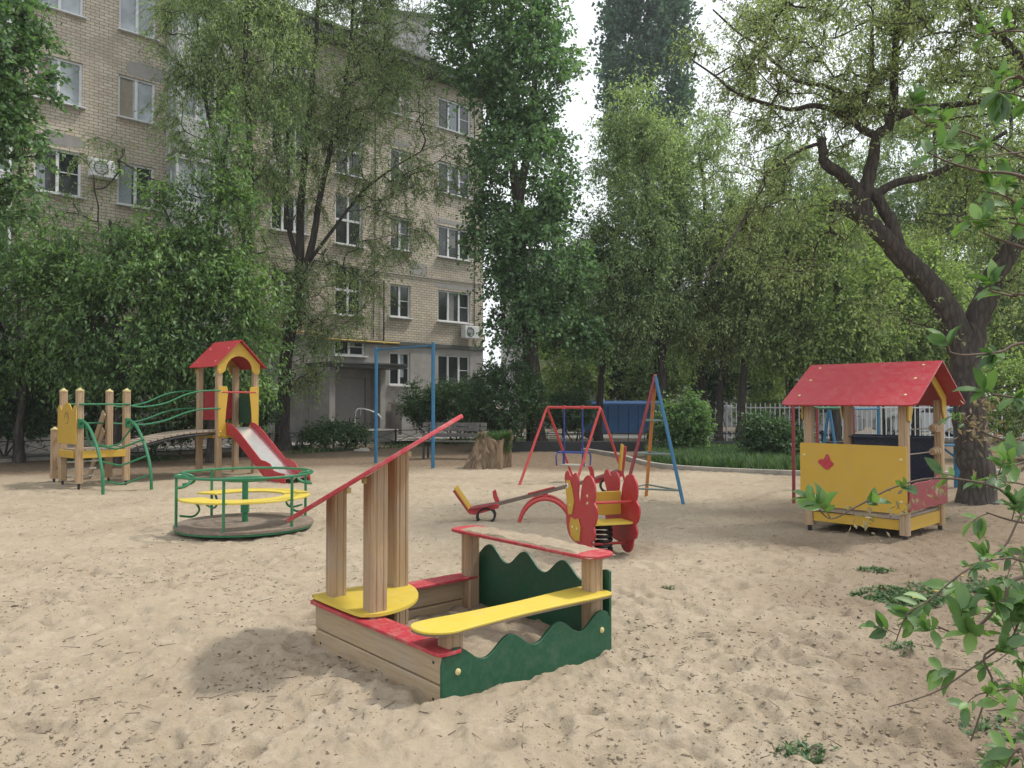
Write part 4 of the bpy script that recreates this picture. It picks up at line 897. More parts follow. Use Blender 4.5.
for s in (-1, 1):
    mb = MB(); mb.box((0, 0, 0), (0.001, 0.001, 0.001)); 
    q = MB(); q.prism([(s*0.60, -0.005), (s*0.62, -0.05), (s*0.93, -0.06), (s*1.0, -0.03), (s*1.13, 0.30), (s*1.08, 0.31), (s*0.95, 0.02), (s*0.66, 0.01)], (0, -0.055, 0), (1, 0, 0), (0, 0, 1), (0, 0.11, 0))
    q.v = [S(*v) for v in q.v]; q.build('seat_frame', 'red', ss, bevel=0.004)
    q = MB(); q.prism([(s*0.985, 0.03), (s*1.095, 0.335), (s*1.075, 0.345), (s*0.96, 0.04)], (0, -0.12, 0), (1, 0, 0), (0, 0, 1), (0, 0.24, 0)); q.v = [S(*v) for v in q.v]; q.build('back_rest', 'yellow', ss, bevel=0.004)
    q = MB(); q.prism([(s*0.66, 0.0), (s*0.95, 0.02), (s*0.95, 0.04), (s*0.66, 0.02)], (0, -0.11, 0), (1, 0, 0), (0, 0, 1), (0, 0.22, 0)); q.v = [S(*v) for v in q.v]; q.build('seat', 'darkred', ss, bevel=0.004)
    q = MB(); q.prism([(s*0.585, 0.0), (s*0.64, 0.0), (s*0.655, 0.10), (s*0.645, 0.17), (s*0.60, 0.175), (s*0.60, 0.10)], (0, -0.02, 0), (1, 0, 0), (0, 0, 1), (0, 0.04, 0)); q.tube([(s*0.625, -0.10, 0.16), (s*0.625, 0.10, 0.16)], 0.014, 8); q.v = [S(*v) for v in q.v]; q.build('handle', 'red', ss)
    q = MB(); cx_, cz_ = s*0.80, -0.13
    a0, a1 = (R(0), R(360)); k = 22
    vs = []; fs = []
    for i in range(k):
        a = 2*math.pi*i/k
        for rr, yy in ((0.115, -0.06), (0.115, 0.06), (0.095, 0.075), (0.088, 0.03), (0.088, -0.03), (0.095, -0.075)): vs.append(S(cx_+rr*1.1*math.cos(a), yy, cz_+0.02+rr*0.92*math.sin(a)))
    for i in range(k):
        for j in range(6): fs.append((i*6+j, i*6+(j+1) % 6, ((i+1) % k)*6+(j+1) % 6, ((i+1) % k)*6+j))
    q.add(vs, fs); q.build('tyre_bumper', 'rubber', ss)

# ================================================================ SPRING RIDER
sr = thing('spring_rider', 'red winged spring rider with yellow bench and face plate, behind the sandbox table', 'spring rider', (0.88, 7.75, 0), math.atan2(0.31, 0.95))
# local x = across (side axis), local y = forward axis (towards the head)
def wingprof():
    p = [(0.02, 0.10), (-0.06, 0.04), (-0.17, 0.03), (-0.25, 0.09), (-0.28, 0.18), (-0.33, 0.20), (-0.36, 0.27), (-0.33, 0.34), (-0.36, 0.36), (-0.40, 0.43), (-0.40, 0.52), (-0.34, 0.57), (-0.36, 0.62), (-0.36, 0.72), (-0.30, 0.80), (-0.22, 0.825), (-0.12, 0.79), (-0.05, 0.69), (-0.02, 0.58), (0.01, 0.50),
         (0.045, 0.60), (0.03, 0.71), (0.05, 0.79), (0.12, 0.82), (0.19, 0.775), (0.24, 0.775), (0.30, 0.825), (0.37, 0.80), (0.39, 0.73), (0.34, 0.64), (0.30, 0.55), (0.35, 0.45), (0.35, 0.30), (0.30, 0.18), (0.18, 0.12)]
    return [(q.x, q.y) for q in smoothpts([(a, b_*0.97, 0) for a, b_ in reversed(p)], 3, True)]
WP = wingprof()
for s, x in ((-1, -0.21), (1, 0.21)):
    mb = MB(); mb.prism(WP, (x, 0, 0), (0, 1, 0), (0, 0, 1), (0.02*s, 0, 0)); wp = mb.build('wing_panel', 'red', sr, bevel=0.004)
    fx = x+0.0215*s
    mb = MB(); mb.prism([(0.12, 0.50), (0.17, 0.38), (0.26, 0.36), (0.30, 0.48), (0.335, 0.60), (0.32, 0.70), (0.24, 0.71), (0.17, 0.63)], (fx, 0, 0), (0, 1, 0), (0, 0, 1), (0.010*s, 0, 0)); fc_ = mb.build('face_plate', 'yellow', wp, bevel=0.002)
    mb = MB(); mb.dome((fx+0.0105*s, 0.285, 0.65), (s, 0, 0), 0.028, 0.006, 12); ey = mb.build('eye', 'white', wp)
    mb = MB(); mb.dome((fx+0.0165*s, 0.29, 0.65), (s, 0, 0), 0.013, 0.004, 10); mb.build('pupil', 'darkmetal', wp)
    mb = MB(); mb.prism([(-0.02, 0.14), (0.10, 0.125), (0.20, 0.16), (0.24, 0.26), (0.20, 0.345), (0.10, 0.33), (0.02, 0.355), (-0.04, 0.27)], (fx, 0, 0), (0, 1, 0), (0, 0, 1), (0.010*s, 0, 0)); bp = mb.build('belly_plate', 'yellow', wp, bevel=0.002)
    mb = MB()
    for y, z in ((-0.20, 0.60), (-0.20, 0.53), (0.04, 0.25), (0.15, 0.25), (0.21, 0.46)): mb.dome((fx+(0.0105*s if y > -0.1 else 0), y, z), (s, 0, 0), 0.016, 0.010, 8)
    mb.build('bolt_cap', 'cream', wp)
mb = MB(); mb.box((0, -0.02, 0.50), (0.416, 0.02, 0.23)); mb.build('back_rest', 'yellow', sr, bevel=0.004)
mb = MB(); mb.box((0, -0.16, 0.335), (0.416, 0.26, 0.022)); mb.build('seat', 'yellowworn', sr, bevel=0.004)
mb = MB(); mb.tube([(-0.215, -0.27, 0.54), (0.215, -0.27, 0.54)], 0.014, 8); mb.build('cross_bar', 'redtube', sr)
mb = MB(); mb.tube([(-0.215, -0.12, 0.12), (0.215, -0.12, 0.12)], 0.014, 8); mb.build('foot_bar', 'redtube', sr)
mb = MB(); mb.box((0, -0.06, 0.31), (0.41, 0.10, 0.03)); mb.build('mounting_plate', 'darkmetal', sr)
pts = [(0.078*math.cos(a), -0.06+0.078*math.sin(a), 0.02+a/(2*math.pi)*0.0455) for a in [i*math.pi/8 for i in range(97)]]
mb = MB(); mb.tube(pts, 0.017, 6); mb.tube([(0, -0.06, -0.05), (0, -0.06, 0.04)], 0.10, 14); mb.build('spring', 'darkmetal', sr)

# ================================================================ RED SWING
sw = thing('baby_swing', 'red A-frame baby swing with blue rods and seat, behind the seesaw', 'swing', (0, 0, 0))
sw.location = (1.12, 14.44, 0)
def W(x, y, z): return (x-1.12, y-14.44, z)
Lp = [W(0.09, 13.93, -0.1), W(1.24, 15.4, -0.1)]; bv = Vector((0.95, -0.45, 0)); apL = Vector(W(0.66, 14.66, 1.40)); apR = apL+bv
for foot, ap in ((Vector(Lp[0]), apL), (Vector(Lp[1]), apL), (Vector(Lp[0])+bv, apR), (Vector(Lp[1])+bv, apR)):
    mb = MB(); d = (foot-ap).normalized(); mb.tube(smoothpts([ap+(apR-apL)*(0.03 if ap is apL else -0.03), ap+d*0.06+Vector((0, 0, 0.0)), ap+d*0.3, foot], 4), 0.024, 10); mb.build('leg', 'redtube', sw)
mb = MB(); mb.tube([apL, apR], 0.025, 10); mb.build('top_bar', 'redtube', sw)
bd = bv.normalized(); pn_ = Vector((-bd.y, bd.x, 0)); mid = (apL+apR)/2
for s in (-1, 1):
    mb = MB(); a = mid+bd*(0.18*s); mb.tube([a, (a.x, a.y, 0.34)], 0.014, 8); mb.build('hanging_rod', 'navytube', sw)
    mb = MB(); mb.tube([a-pn_*0.03, a+pn_*0.03], 0.038, 10); mb.build('bearing', 'redtube', sw)
mb = MB(); mb.box((mid.x, mid.y, 0.335), (0.42, 0.28, 0.028), rz=math.atan2(bd.y, bd.x)); mb.build('seat', 'kerb', sw, bevel=0.006)
for s in (-1, 1):
    mb = MB(); c0 = Vector((mid.x, mid.y, 0))+bd*(0.27*s)
    mb.tube(smoothpts([c0-pn_*0.16+Vector((0, 0, 0.33)), c0-pn_*0.18+Vector((0, 0, 0.5)), c0-pn_*0.08+Vector((0, 0, 0.57)), c0+pn_*0.08+Vector((0, 0, 0.57)), c0+pn_*0.18+Vector((0, 0, 0.5)), c0+pn_*0.16+Vector((0, 0, 0.33))], 4), 0.014, 8); mb.build('arm_frame', 'navytube', sw)
for s in (-1, 1):
    mb = MB(); c0 = Vector((mid.x, mid.y, 0.57))+pn_*(0.12*s); mb.tube([c0-bd*0.27, c0+bd*0.27], 0.014, 8); mb.build('guard_bar', 'navytube', sw)

# ================================================================ THREE-LEGGED CLIMBING PYRAMID
py_ = thing('climbing_pyramid', 'three legged climbing pyramid with red, orange and blue legs, right of the swing', 'climbing frame', (2.1, 11.87, 0))
ap = Vector((0.08, 0.0, 1.90)); fts = [(Vector((1.66-2.1, 11.8-11.87, -0.08)), 'darkred'), (Vector((2.12-2.1, 12.40-11.87, -0.08)), 'orangetube'), (Vector((2.52-2.1, 11.42-11.87, -0.08)), 'bluetube')]
for f_, mt in fts:
    mb = MB(); mb.tube([ap+(f_-ap).normalized()*-0.02, f_], 0.027, 10); mb.build('leg', mt, py_)
for z in (0.20, 0.72, 1.22):
    c_ = [f_+(ap-f_)*((z+0.08)/(1.98)) for f_, _ in fts]
    for i in range(3): mb = MB(); mb.tube([c_[i], c_[(i+1) % 3]], 0.014, 8); mb.build('rung', 'greytube', py_)

# ================================================================ BLUE EXERCISE FRAME
ef = thing('exercise_bar', 'tall blue two post pull-up frame in front of the brick block', 'pull-up bar', (-2.54, 18.25, 0))
pa, pb = Vector((-3.31+2.54, 19.0-18.25, 0)), Vector((-1.77+2.54, 17.5-18.25, 0))
for p in (pa, pb):
    mb = MB(); mb.tube([p+Vector((0, 0, -0.1)), p+Vector((0, 0, 2.84))], 0.042, 12); mb.build('post', 'bluetube', ef)
mb = MB(); mb.tube([pa+Vector((0, 0, 2.77)), pb+Vector((0, 0, 2.77))], 0.02, 8); mb.build('cross_bar', 'bluetube', ef)

# ================================================================ PARK BENCH
be = thing('park_bench', 'dark slatted park bench standing left of the tree stump', 'bench', (-1.58, 20.5, 0), R(-10))
for z, y in ((0.62, 0.24), (0.78, 0.27), (0.90, 0.29)):
    mb = MB(); mb.box((0, y, z), (1.75, 0.028, 0.10)); mb.build('backrest_slat', 'benchwood', be, bevel=0.005)
for k in range(4):
    mb = MB(); mb.box((0, -0.22+k*0.125, 0.45+0.01*(3-k)), (1.75, 0.105, 0.032)); mb.build('seat_slat', 'benchwood', be, bevel=0.005)
for x in (-0.7, 0.7):
    mb = MB(); mb.beam((x, -0.22, 0.44), (x, -0.24, -0.05), 0.05, 0.05); mb.build('leg', 'darkmetal', be)
    mb = MB(); mb.beam((x, 0.20, -0.05), (x, 0.21, 0.45), 0.05, 0.05); mb.beam((x, 0.21, 0.45), (x, 0.31, 0.97), 0.05, 0.045); mb.build('leg', 'darkmetal', be)
    mb = MB(); mb.beam((x, -0.25, 0.425), (x, 0.22, 0.405), 0.045, 0.035); mb.build('seat_bracket', 'darkmetal', be)

# ================================================================ FRAMES BEHIND THE PLAYHOUSE
cf = thing('pipe_climber', 'red and blue pipe climbing frame seen behind and through the playhouse', 'climbing frame', (5.0, 12.6, 0))
def cw(px, Y, z): v = P(px, 402, Y); return (v.x-5.0, v.y-12.6, z)
for px, Y, mt, zt in ((793, 11.5, 'darkred', 1.55), (817, 13.2, 'darkred', 1.42), (853, 13.6, 'darkred', 1.42)):
    mb = MB(); mb.tube([cw(px, Y, -0.1), cw(px, Y, zt)], 0.026, 8); mb.build('post', mt, cf)
for a, b_ in (((816, 13.6, -0.1), (829, 13.4, 1.42)), ((829, 13.4, 1.42), (842, 13.2, -0.1)), ((878, 14.2, -0.1), (878, 14.2, 1.5))):
    mb = MB(); mb.tube([cw(*a), cw(*b_)], 0.026, 8); mb.build('post', 'bluetube', cf)
mb = MB(); mb.tube([cw(793, 11.5, 1.53), cw(817, 13.2, 1.40), cw(853, 13.6, 1.40)], 0.02, 8); mb.build('cross_bar', 'greentube', cf)
mb = MB(); mb.tube([cw(853, 13.6, 1.38), cw(878, 14.2, 1.38)], 0.02, 8); mb.build('cross_bar', 'bluetube', cf)
tr_ = thing('exercise_stand', 'blue exercise stand with small step beside the thick tree trunk', 'exercise stand', (7.75, 13.6, 0))
mb = MB(); mb.tube([(0, 0, -0.1), (0, 0, 1.45)], 0.06, 12); mb.build('post', 'bluetube', tr_)
mb = MB(); mb.box((-0.14, 0, 0.75), (0.45, 0.3, 0.03)); mb.tube([(-0.3, 0, 0.74), (-0.05, 0, 0.55)], 0.02, 8); mb.build('step', 'bluetube', tr_, bevel=0.006)
mb = MB(); mb.tube([(0.0, -0.25, 1.35), (0.0, 0.25, 1.35)], 0.02, 8); mb.build('handle', 'bluetube', tr_)

# ================================================================ STUMP
st = thing('tree_stump', 'old hollow pale tree stump with grass growing out of its top', 'tree stump', tuple(G(491, 468)), 0)
rs = np.random.RandomState(5); NA, NH = 72, 26; vs = []
for i in range(NH):
    t = i/(NH-1); z = -0.05+0.80*t
    for j in range(NA):
        a = 2*math.pi*j/NA; fl = 0.10*(1-t)**1.6*(1+0.5*math.sin(5*a+0.6)); r0 = 0.37+fl+0.035*math.sin(7*a+1+2*t)+0.03*math.sin(13*a+4*t)+0.018*math.sin(29*a)+0.03*math.sin(3*a)
        ztop = z+(0.09*math.sin(a*2+0.7)+0.04*math.sin(5*a)+0.012*math.sin(17*a))*t**3
        vs.append((r0*math.cos(a)*(1+0.1*math.cos(a-2.2)*(1-t))+0.16*t-0.07, r0*math.sin(a)*0.9, ztop))
for j in range(NA):
    a = 2*math.pi*j/NA; p = vs[(NH-1)*NA+j]; vs.append((p[0]*0.62+0.05, p[1]*0.62, 0.55))
fs = [(i*NA+j, i*NA+(j+1) % NA, (i+1)*NA+(j+1) % NA, (i+1)*NA+j) for i in range(NH) for j in range(NA)]; fs.append(tuple(NH*NA+j for j in range(NA)))
mb = MB(); mb.add(vs, fs); mb.build('stump_wood', 'stump', st, smooth=50)
for k in range(2):      # roots
    a = 3.4+k*0.75; mb = MB(); mb.tube(smoothpts([(0.25*math.cos(a), 0.25*math.sin(a), 0.42), (0.45*math.cos(a), 0.42*math.sin(a), 0.18), (0.60*math.cos(a+0.1), 0.52*math.sin(a+0.1), -0.08)], 5), [0.04+0.07*(i/10) for i in range(11)], 8); mb.build('root', 'stump', st)
mb = MB(); pts = [(0.03+0.12*math.cos(a), -0.335-0.03*math.sin(a*2), 0.50+0.15*math.sin(a)) for a in [2*math.pi*i/16 for i in range(16)]]; mb.tube(pts, 0.035, 8, closed=True); mb.build('knot_ring', 'stump', st)

# ================================================================ PLANTS
def unit(a): return a/np.maximum(np.linalg.norm(a, axis=-1, keepdims=True), 1e-9)
def frustums(P0_, P1_, R0_, R1_, n=5):
    d = unit(P1_-P0_); ref = np.where(np.abs(d[:, 2:3]) > 0.9, np.array([[1., 0, 0]]), np.array([[0, 0, 1.]])); u = unit(np.cross(d, ref)); w_ = np.cross(d, u)
    a = 2*np.pi*np.arange(n)/n; ring = u[:, None, :]*np.cos(a)[None, :, None]+w_[:, None, :]*np.sin(a)[None, :, None]
    v0 = P0_[:, None, :]+ring*R0_[:, None, None]; v1 = P1_[:, None, :]+ring*R1_[:, None, None]
    return np.concatenate([v0, v1], 1).reshape(-1, 3)
def frust_faces(n): return [(j, (j+1) % n, n+(j+1) % n, n+j) for j in range(n)]
def leafgeo(B, D, Nn, l_, w_, detailed=False):
    """leaf quads: base B, axis D, side from Nn"""
    S_ = unit(np.cross(D, Nn)); U = np.cross(S_, D); l_ = l_[:, None]; w_ = w_[:, None]
    if detailed:
        m = lambda t, s, h: B+D*l_*t+S_*w_*s+U*l_*h
        V = np.stack([B, m(.2, .36, .05), m(.45, .5, .08), m(.75, .36, .06), m(1, 0, -.08), m(.75, -.36, .06), m(.45, -.5, .08), m(.2, -.36, .05), m(.22, 0, -.01), m(.5, 0, 0), m(.78, 0, -.03)], 1)
        return V.reshape(-1, 3), 11, [(0, 8, 1), (1, 8, 9, 2), (2, 9, 10, 3), (3, 10, 4), (0, 7, 8), (7, 6, 9, 8), (6, 5, 10, 9), (5, 4, 10)]
    V = np.stack([B, B+D*l_*.5+S_*w_*.5+U*l_*.06, B+D*l_, B+D*l_*.45-S_*w_*.5+U*l_*.06], 1)
    return V.reshape(-1, 3), 4, [(0, 1, 2, 3)]
def ell(px, py, rx, ry, Y, rd=None, dens=1.0):
    c = P(px, py, Y); return (np.array(c), np.array([rx*Y/F, (rd if rd else rx*Y/F), ry*Y/F]), dens)
def poly(pts, Y):
    """pixel polyline at distance Y (Y may vary per point) -> world points"""
    return [np.array(P(p[0], p[1], p[2] if len(p) > 2 else Y)) for p in pts]
def tree(name, label, base, trunks, ells, ntip, leaf, bark, seed, ltw=(0.07, 0.05), twigs=5, lpt=14, twl=0.6, droop=0.2, group=None, cat='tree', tipr=0.006, rexp=0.42, spread=1.0, shell=0.5, clump=0.0, rmax=None, bend=0.12, nseg=5, keep=None, zmin=0.25):
    """trunks: list of (world points, r0, r1); ells: crown volumes; branches grow from the trunks to points inside them, each tip carries leafy twigs"""
    rs = np.random.RandomState(seed); base = np.array(base, float)
    root = thing(name, label, cat, tuple(base), 0, group)
    pos = []; par = []; rad = []; fixed = []; tb = MB()
    for ti, (pts, r0, r1) in enumerate(trunks):
        sm = smoothpts([tuple(p) for p in pts], 5); k = len(sm); ln = 0
        start = -1
        if pos and ti > 0:
            start = int(np.argmin(np.linalg.norm(np.array(pos)-np.array(sm[0]), axis=1)))
        rr = [r0+(r1-r0)*(i/(k-1))**0.85 for i in range(k)]
        if ti == 0: rr = [r*(1+0.45*max(0, 1-i/4.0)**2) for i, r in enumerate(rr)]
        wob = [Vector(((rs.rand()-.5)*r*.25, (rs.rand()-.5)*r*.25, 0)) for r in rr]
        tb.tube([Vector(p)+w__-Vector(base) for p, w__ in zip(sm, wob)], [r*(1+0.1*(rs.rand()-.5)) for r in rr], 16 if r0 > 0.12 else 8)
        for i, p in enumerate(sm):
            pos.append(np.array(p)); par.append(start if i == 0 else len(pos)-2); rad.append(rr[i]); fixed.append(True)
    vol = np.array([np.prod(e[1])**0.75*e[2] for e in ells]); vol /= vol.sum(); T = []
    for e, v in zip(ells, vol):
        k = max(2, int(ntip*v)); d = unit(rs.randn(k, 3)); r = rs.rand(k, 1)**(1/3.)*(1-shell)+shell*(0.75+0.3*rs.rand(k, 1))
        T.append(e[0]+d*r*e[1])
    T = np.concatenate(T); T = T[T[:, 2] > base[2]+zmin]
    if keep is not None: T = T[[keep(t) for t in T]]
    if clump > 0:
        cs = T[rs.choice(len(T), max(3, len(T)//9))]; j = np.argmin(((T[:, None]-cs[None])**2).sum(-1), 1); T = T+(cs[j]-T)*clump*rs.rand(len(T), 1)
    tp = np.array(pos); dist = np.min(np.linalg.norm(T[:, None]-tp[None], axis=2), 1); T = T[np.argsort(dist)]
    cap = len(pos)+len(T)*nseg+10; PP = np.zeros((cap, 3)); PP[:len(pos)] = tp; n_ = len(pos); parent = par[:]; tips = []
    dm = float(np.median(dist))+1e-3
    for t in T:
        d = t-PP[:n_]; dd = np.linalg.norm(d, axis=1); cost = dd+0.9*np.maximum(0, PP[:n_, 2]-t[2]+0.25*dd)
        j = int(np.argmin(cost)); a = PP[j]; L_ = dd[j]
        if L_ < 0.05: tips.append(j); continue
        perp = rs.randn(3)*bend*L_; perp[2] = abs(perp[2])*0.6 if droop < 0.5 else perp[2]
        pj = j
        ns = 2 if L_ < 0.6 else (3 if L_ < 2 else nseg)
        for s in range(1, ns+1):
            f = s/ns; q = a+(t-a)*f+perp*math.sin(math.pi*f)+rs.randn(3)*0.03*L_*(s < ns); PP[n_] = q; parent.append(pj); pj = n_; n_ += 1
        tips.append(pj)
    PP = PP[:n_]; parent = np.array(parent); cnt = np.zeros(n_); np.add.at(cnt, np.array(tips), 1.0)
    for i in range(n_-1, -1, -1):
        if parent[i] >= 0: cnt[parent[i]] += cnt[i]
    nf = len(pos); R_ = tipr*np.maximum(cnt, 1)**rexp*1.0
    lim = np.array(rad+[9]*(n_-nf)); 
    if rmax: R_ = np.minimum(R_, rmax)
    idx = np.arange(nf, n_); pr = parent[idx]; r0 = np.where(pr < nf, np.minimum(R_[idx]*1.15, np.where(pr < nf, lim[pr], 9)), R_[pr]); r1 = R_[idx]
    tb_o = tb.build('trunk', bark, root, smooth=60); off = base[None, :]
    V = frustums(PP[pr]-off, PP[idx]-off, r0, r1, 6); quads_mesh('branches', V, 12, bark, tb_o, True, frust_faces(6))
    # twigs
    tips = np.array(tips); K = len(tips)*twigs; O = np.repeat(PP[tips], twigs, 0)
    ctr = np.array([np.average([e[0] for e in ells], axis=0, weights=vol)])[0]
    outw = unit(O-np.array([ctr[0], ctr[1], ctr[2]-1.0])); d0 = unit(outw*0.55+rs.randn(K, 3)*0.75*spread+np.array([0, 0, 0.15-droop*0.4])); tl = twl*(0.5+rs.rand(K))
    d1 = unit(d0+np.array([0, 0, -droop*1.6])+rs.randn(K, 3)*0.2); 
    m1 = O+d0*tl[:, None]*0.5; m2 = m1+d1*tl[:, None]*0.5
    tr = np.full(K, max(0.0018, tipr*0.55))
    V = np.concatenate([frustums(O-off, m1-off, tr*1.3, tr, 3), frustums(m1-off, m2-off, tr, tr*0.6, 3)]); quads_mesh('twigs', V, 6, bark, tb_o, False, frust_faces(3))
    NL = K*lpt; f = rs.rand(K, lpt, 1)*1.0; f = np.clip(f*1.05, 0.08, 1)
    B = np.where(f < 0.5, O[:, None]+(m1-O)[:, None]*f*2, m1[:, None]+(m2-m1)[:, None]*(f*2-1)).reshape(-1, 3)
    td = np.where(f < 0.5, d0[:, None], d1[:, None]).reshape(-1, 3)
    D = unit(td*0.6+rs.randn(NL, 3)*0.6+np.array([0, 0, -0.25-droop*0.5])); Nn = unit(rs.randn(NL, 3)*0.6+np.array([0, 0, 1.0]))
    B = B+rs.randn(NL, 3)*ltw[0]*0.35
    sz = 0.65+0.6*rs.rand(NL); V, nper, pat = leafgeo(B-off, D, Nn, ltw[0]*sz, ltw[1]*sz)
    quads_mesh('crown', V, nper, leaf, root, False, pat)
    return root

def gp(px, py): v = G(px, py); return np.array((v.x, v.y, 0.0))
def down(px, Y): return np.array((P(px, 402, Y).x, Y, -0.15))

# central poplar
Y = 25.0
tree('poplar_tree', 'tall green poplar with a leaning trunk, right of the brick block corner', down(536, Y)+[0, 0, .15],
     [([down(537, Y)]+poly([(535, 400), (529, 330), (521, 275), (519, 200), (508, 150), (486, 90), (468, 35), (462, -30)], Y), 0.31, 0.07),
      (poly([(519, 200), (530, 130), (536, 60), (540, -20), (542, -80)], Y), 0.15, 0.04)],
     [ell(488, 20, 50, 95, Y, 2.0, 1.3), ell(532, 70, 38, 95, Y, 1.6, 1.1), ell(525, 170, 52, 65, Y, 2.0, 1.4), ell(535, 260, 54, 52, Y, 2.0, 1.2), ell(500, 230, 34, 30, Y, 1.3), ell(545, 330, 50, 42, Y, 2.0, 1.0), ell(505, 300, 22, 60, Y, 1.0, .8), ell(520, 385, 48, 34, Y, 1.8, .8), ell(500, -120, 50, 80, Y, 2.0)],
     960, 'l_poplar', 'bark', 11, (0.13, 0.10), 6, 14, 0.8, 0.25, clump=0.45, zmin=3.4)
# columnar poplar far behind
Y = 58.0
for px, lab, s_, top in ((648, 'dark blue-green columnar poplar rising highest behind the feathery trees', 21, -150),):
    rx = 40 if top < 0 else 16
    tree('columnar_poplar_tree', lab, down(px, Y)+[0, 0, .15], [([down(px, Y)]+poly([(px, 300), (px+2, 100), (px, top+40)], Y), 0.5, 0.08)],
         [ell(px, (330+top)/2, rx, (330-top)/2+20, Y, rx*Y/F), ell(px, (200+top)/2, rx*1.05, (200-top)/2+10, Y, rx*Y/F), ell(px+3, top+120, rx*0.85, 110, Y, rx*Y/F)], 900 if top < 0 else 320, 'l_column', 'bark', s_, (0.30, 0.22), 6, 14, 1.4, -0.6, spread=0.7, shell=0.7)
# feathery elms right of centre
for i, (px, Y, tops, es, lab, nt_) in enumerate((
    (664, 27.0, [(662, 360), (655, 280), (648, 200), (640, 120)], [(640, 190, 48, 95, 1.2), (625, 270, 40, 60, 1), (650, 300, 45, 60, 1), (610, 330, 34, 50, .8), (640, 120, 34, 42, 1)], 'feathery light green elm, left one behind the three legged pyramid', 480),
    (701, 28.5, [(702, 360), (700, 280), (706, 200), (700, 150)], [(700, 190, 46, 90, 1.2), (690, 290, 50, 60, 1), (725, 250, 36, 70, 1), (715, 340, 40, 40, .8)], 'feathery light green elm, middle one behind the green bed', 480),
    (741, 26.5, [(744, 370), (752, 300), (762, 240)], [(755, 270, 48, 60, 1.2), (735, 330, 48, 45, 1), (780, 320, 40, 50, 1), (775, 230, 40, 45, 1), (760, 375, 40, 24, .7)], 'feathery light green elm just left of the playhouse roof', 380))):
    tree('elm_tree', lab, down(px, Y)+[0, 0, .15], [([down(px, Y)]+poly([(px, 420)]+tops, Y), 0.2, 0.05), (poly([tops[0], (tops[0][0]+18, tops[1][1]), (tops[0][0]+26, tops[1][1]-70)], Y), 0.10, 0.03)],
         [ell(a, b_, c_, d_, Y, None, e_) for a, b_, c_, d_, e_ in es], nt_, 'l_elmlight' if i < 2 else 'l_elm', 'bark', 31+i, (0.12, 0.05), 7, 15, 0.9, 0.55, group='feathery elms behind the green bed', clump=0.5, zmin=3.2, shell=0.3)
for i, (px, Y, lab) in enumerate(((718, 27.2, 'slim leaning dark trunk beside the middle feathery elm'), (598, 28.0, 'dark slim tree behind the red swing'))):
    tree('elm_tree', lab, down(px, Y)+[0, 0, .15], [([down(px, Y)]+poly([(px+2, 400), (px+5, 350), (px+2, 290), (px+6, 220)], Y), 0.16, 0.04)], [ell(px, 290, 32, 70, Y), ell(px+6, 350, 30, 35, Y)], 230, 'l_elm' if i == 0 else 'l_poplar', 'bark', 41+i, (0.09, 0.05), 6, 14, 0.8, 0.4, group='feathery elms behind the green bed', zmin=3.2)

# elm in front of the entrance, with two long stems
Y = 24.5
tree('elm_tree', 'thin leaved elm with dark forking trunk in front of the block entrance', down(284, Y)+[0, 0, .15],
     [([down(283, Y)]+poly([(284, 400), (287, 350), (296, 300), (299, 262), (300, 200), (308, 110), (314, 30), (318, -60)], Y), 0.24, 0.05),
      (poly([(298, 285), (312, 240), (320, 190), (335, 120), (348, 50), (352, -30)], Y), 0.13, 0.04),
      (poly([(305, 265), (335, 225), (362, 190), (395, 165), (420, 150)], Y), 0.07, 0.02),
      (poly([(297, 262), (285, 210), (287, 150), (278, 60), (270, -20)], Y), 0.09, 0.03)],
     [ell(330, 60, 72, 85, Y, 2.6, 1.1), ell(375, 130, 60, 80, Y, 2.0, 1.0), ell(300, 150, 50, 70, Y, 2.0, .7), ell(335, 290, 48, 50, Y, 2.0, 1.0), ell(300, 345, 45, 45, Y, 2.0, .9), ell(262, 300, 36, 50, Y, 1.6, .8), ell(350, -40, 80, 60, Y, 2.6, .8), ell(385, 235, 44, 40, Y, 1.4, .7), ell(395, 40, 44, 60, Y, 1.6, 1.0), ell(430, 165, 40, 35, Y, 1.0, .7)],
     980, 'l_olive', 'bark', 51, (0.095, 0.04), 6, 14, 0.8, 0.5, clump=0.3, spread=1.1)
# feathery drooping elm in front of the balconies
Y = 21.5
tree('elm_tree', 'drooping feathery pale elm in front of the balconies, top centre left', down(246, Y)+[0, 0, .15],
     [([down(246, Y)]+poly([(246, 400), (243, 330), (246, 250), (249, 180), (246, 110), (243, 40), (246, -40)], Y), 0.17, 0.04),
      (poly([(247, 250), (225, 180), (205, 110), (195, 30), (190, -40)], Y), 0.08, 0.025)],
     [ell(205, 40, 45, 62, Y, 1.6, 1.2), ell(255, 50, 52, 65, Y, 1.8, 1.2), ell(195, 120, 38, 36, Y, 1.3, .6), ell(262, 140, 45, 50, Y, 1.5, .8), ell(225, -40, 70, 50, Y, 1.8, 1), ell(240, 230, 40, 45, Y, 1.3, .5), ell(110, 150, 34, 30, Y, 1.0, .25), ell(65, 215, 45, 30, Y, 1.2, .35)],
     560, 'l_elmlight', 'bark', 61, (0.105, 0.034), 7, 15, 0.75, 0.8, clump=0.35)
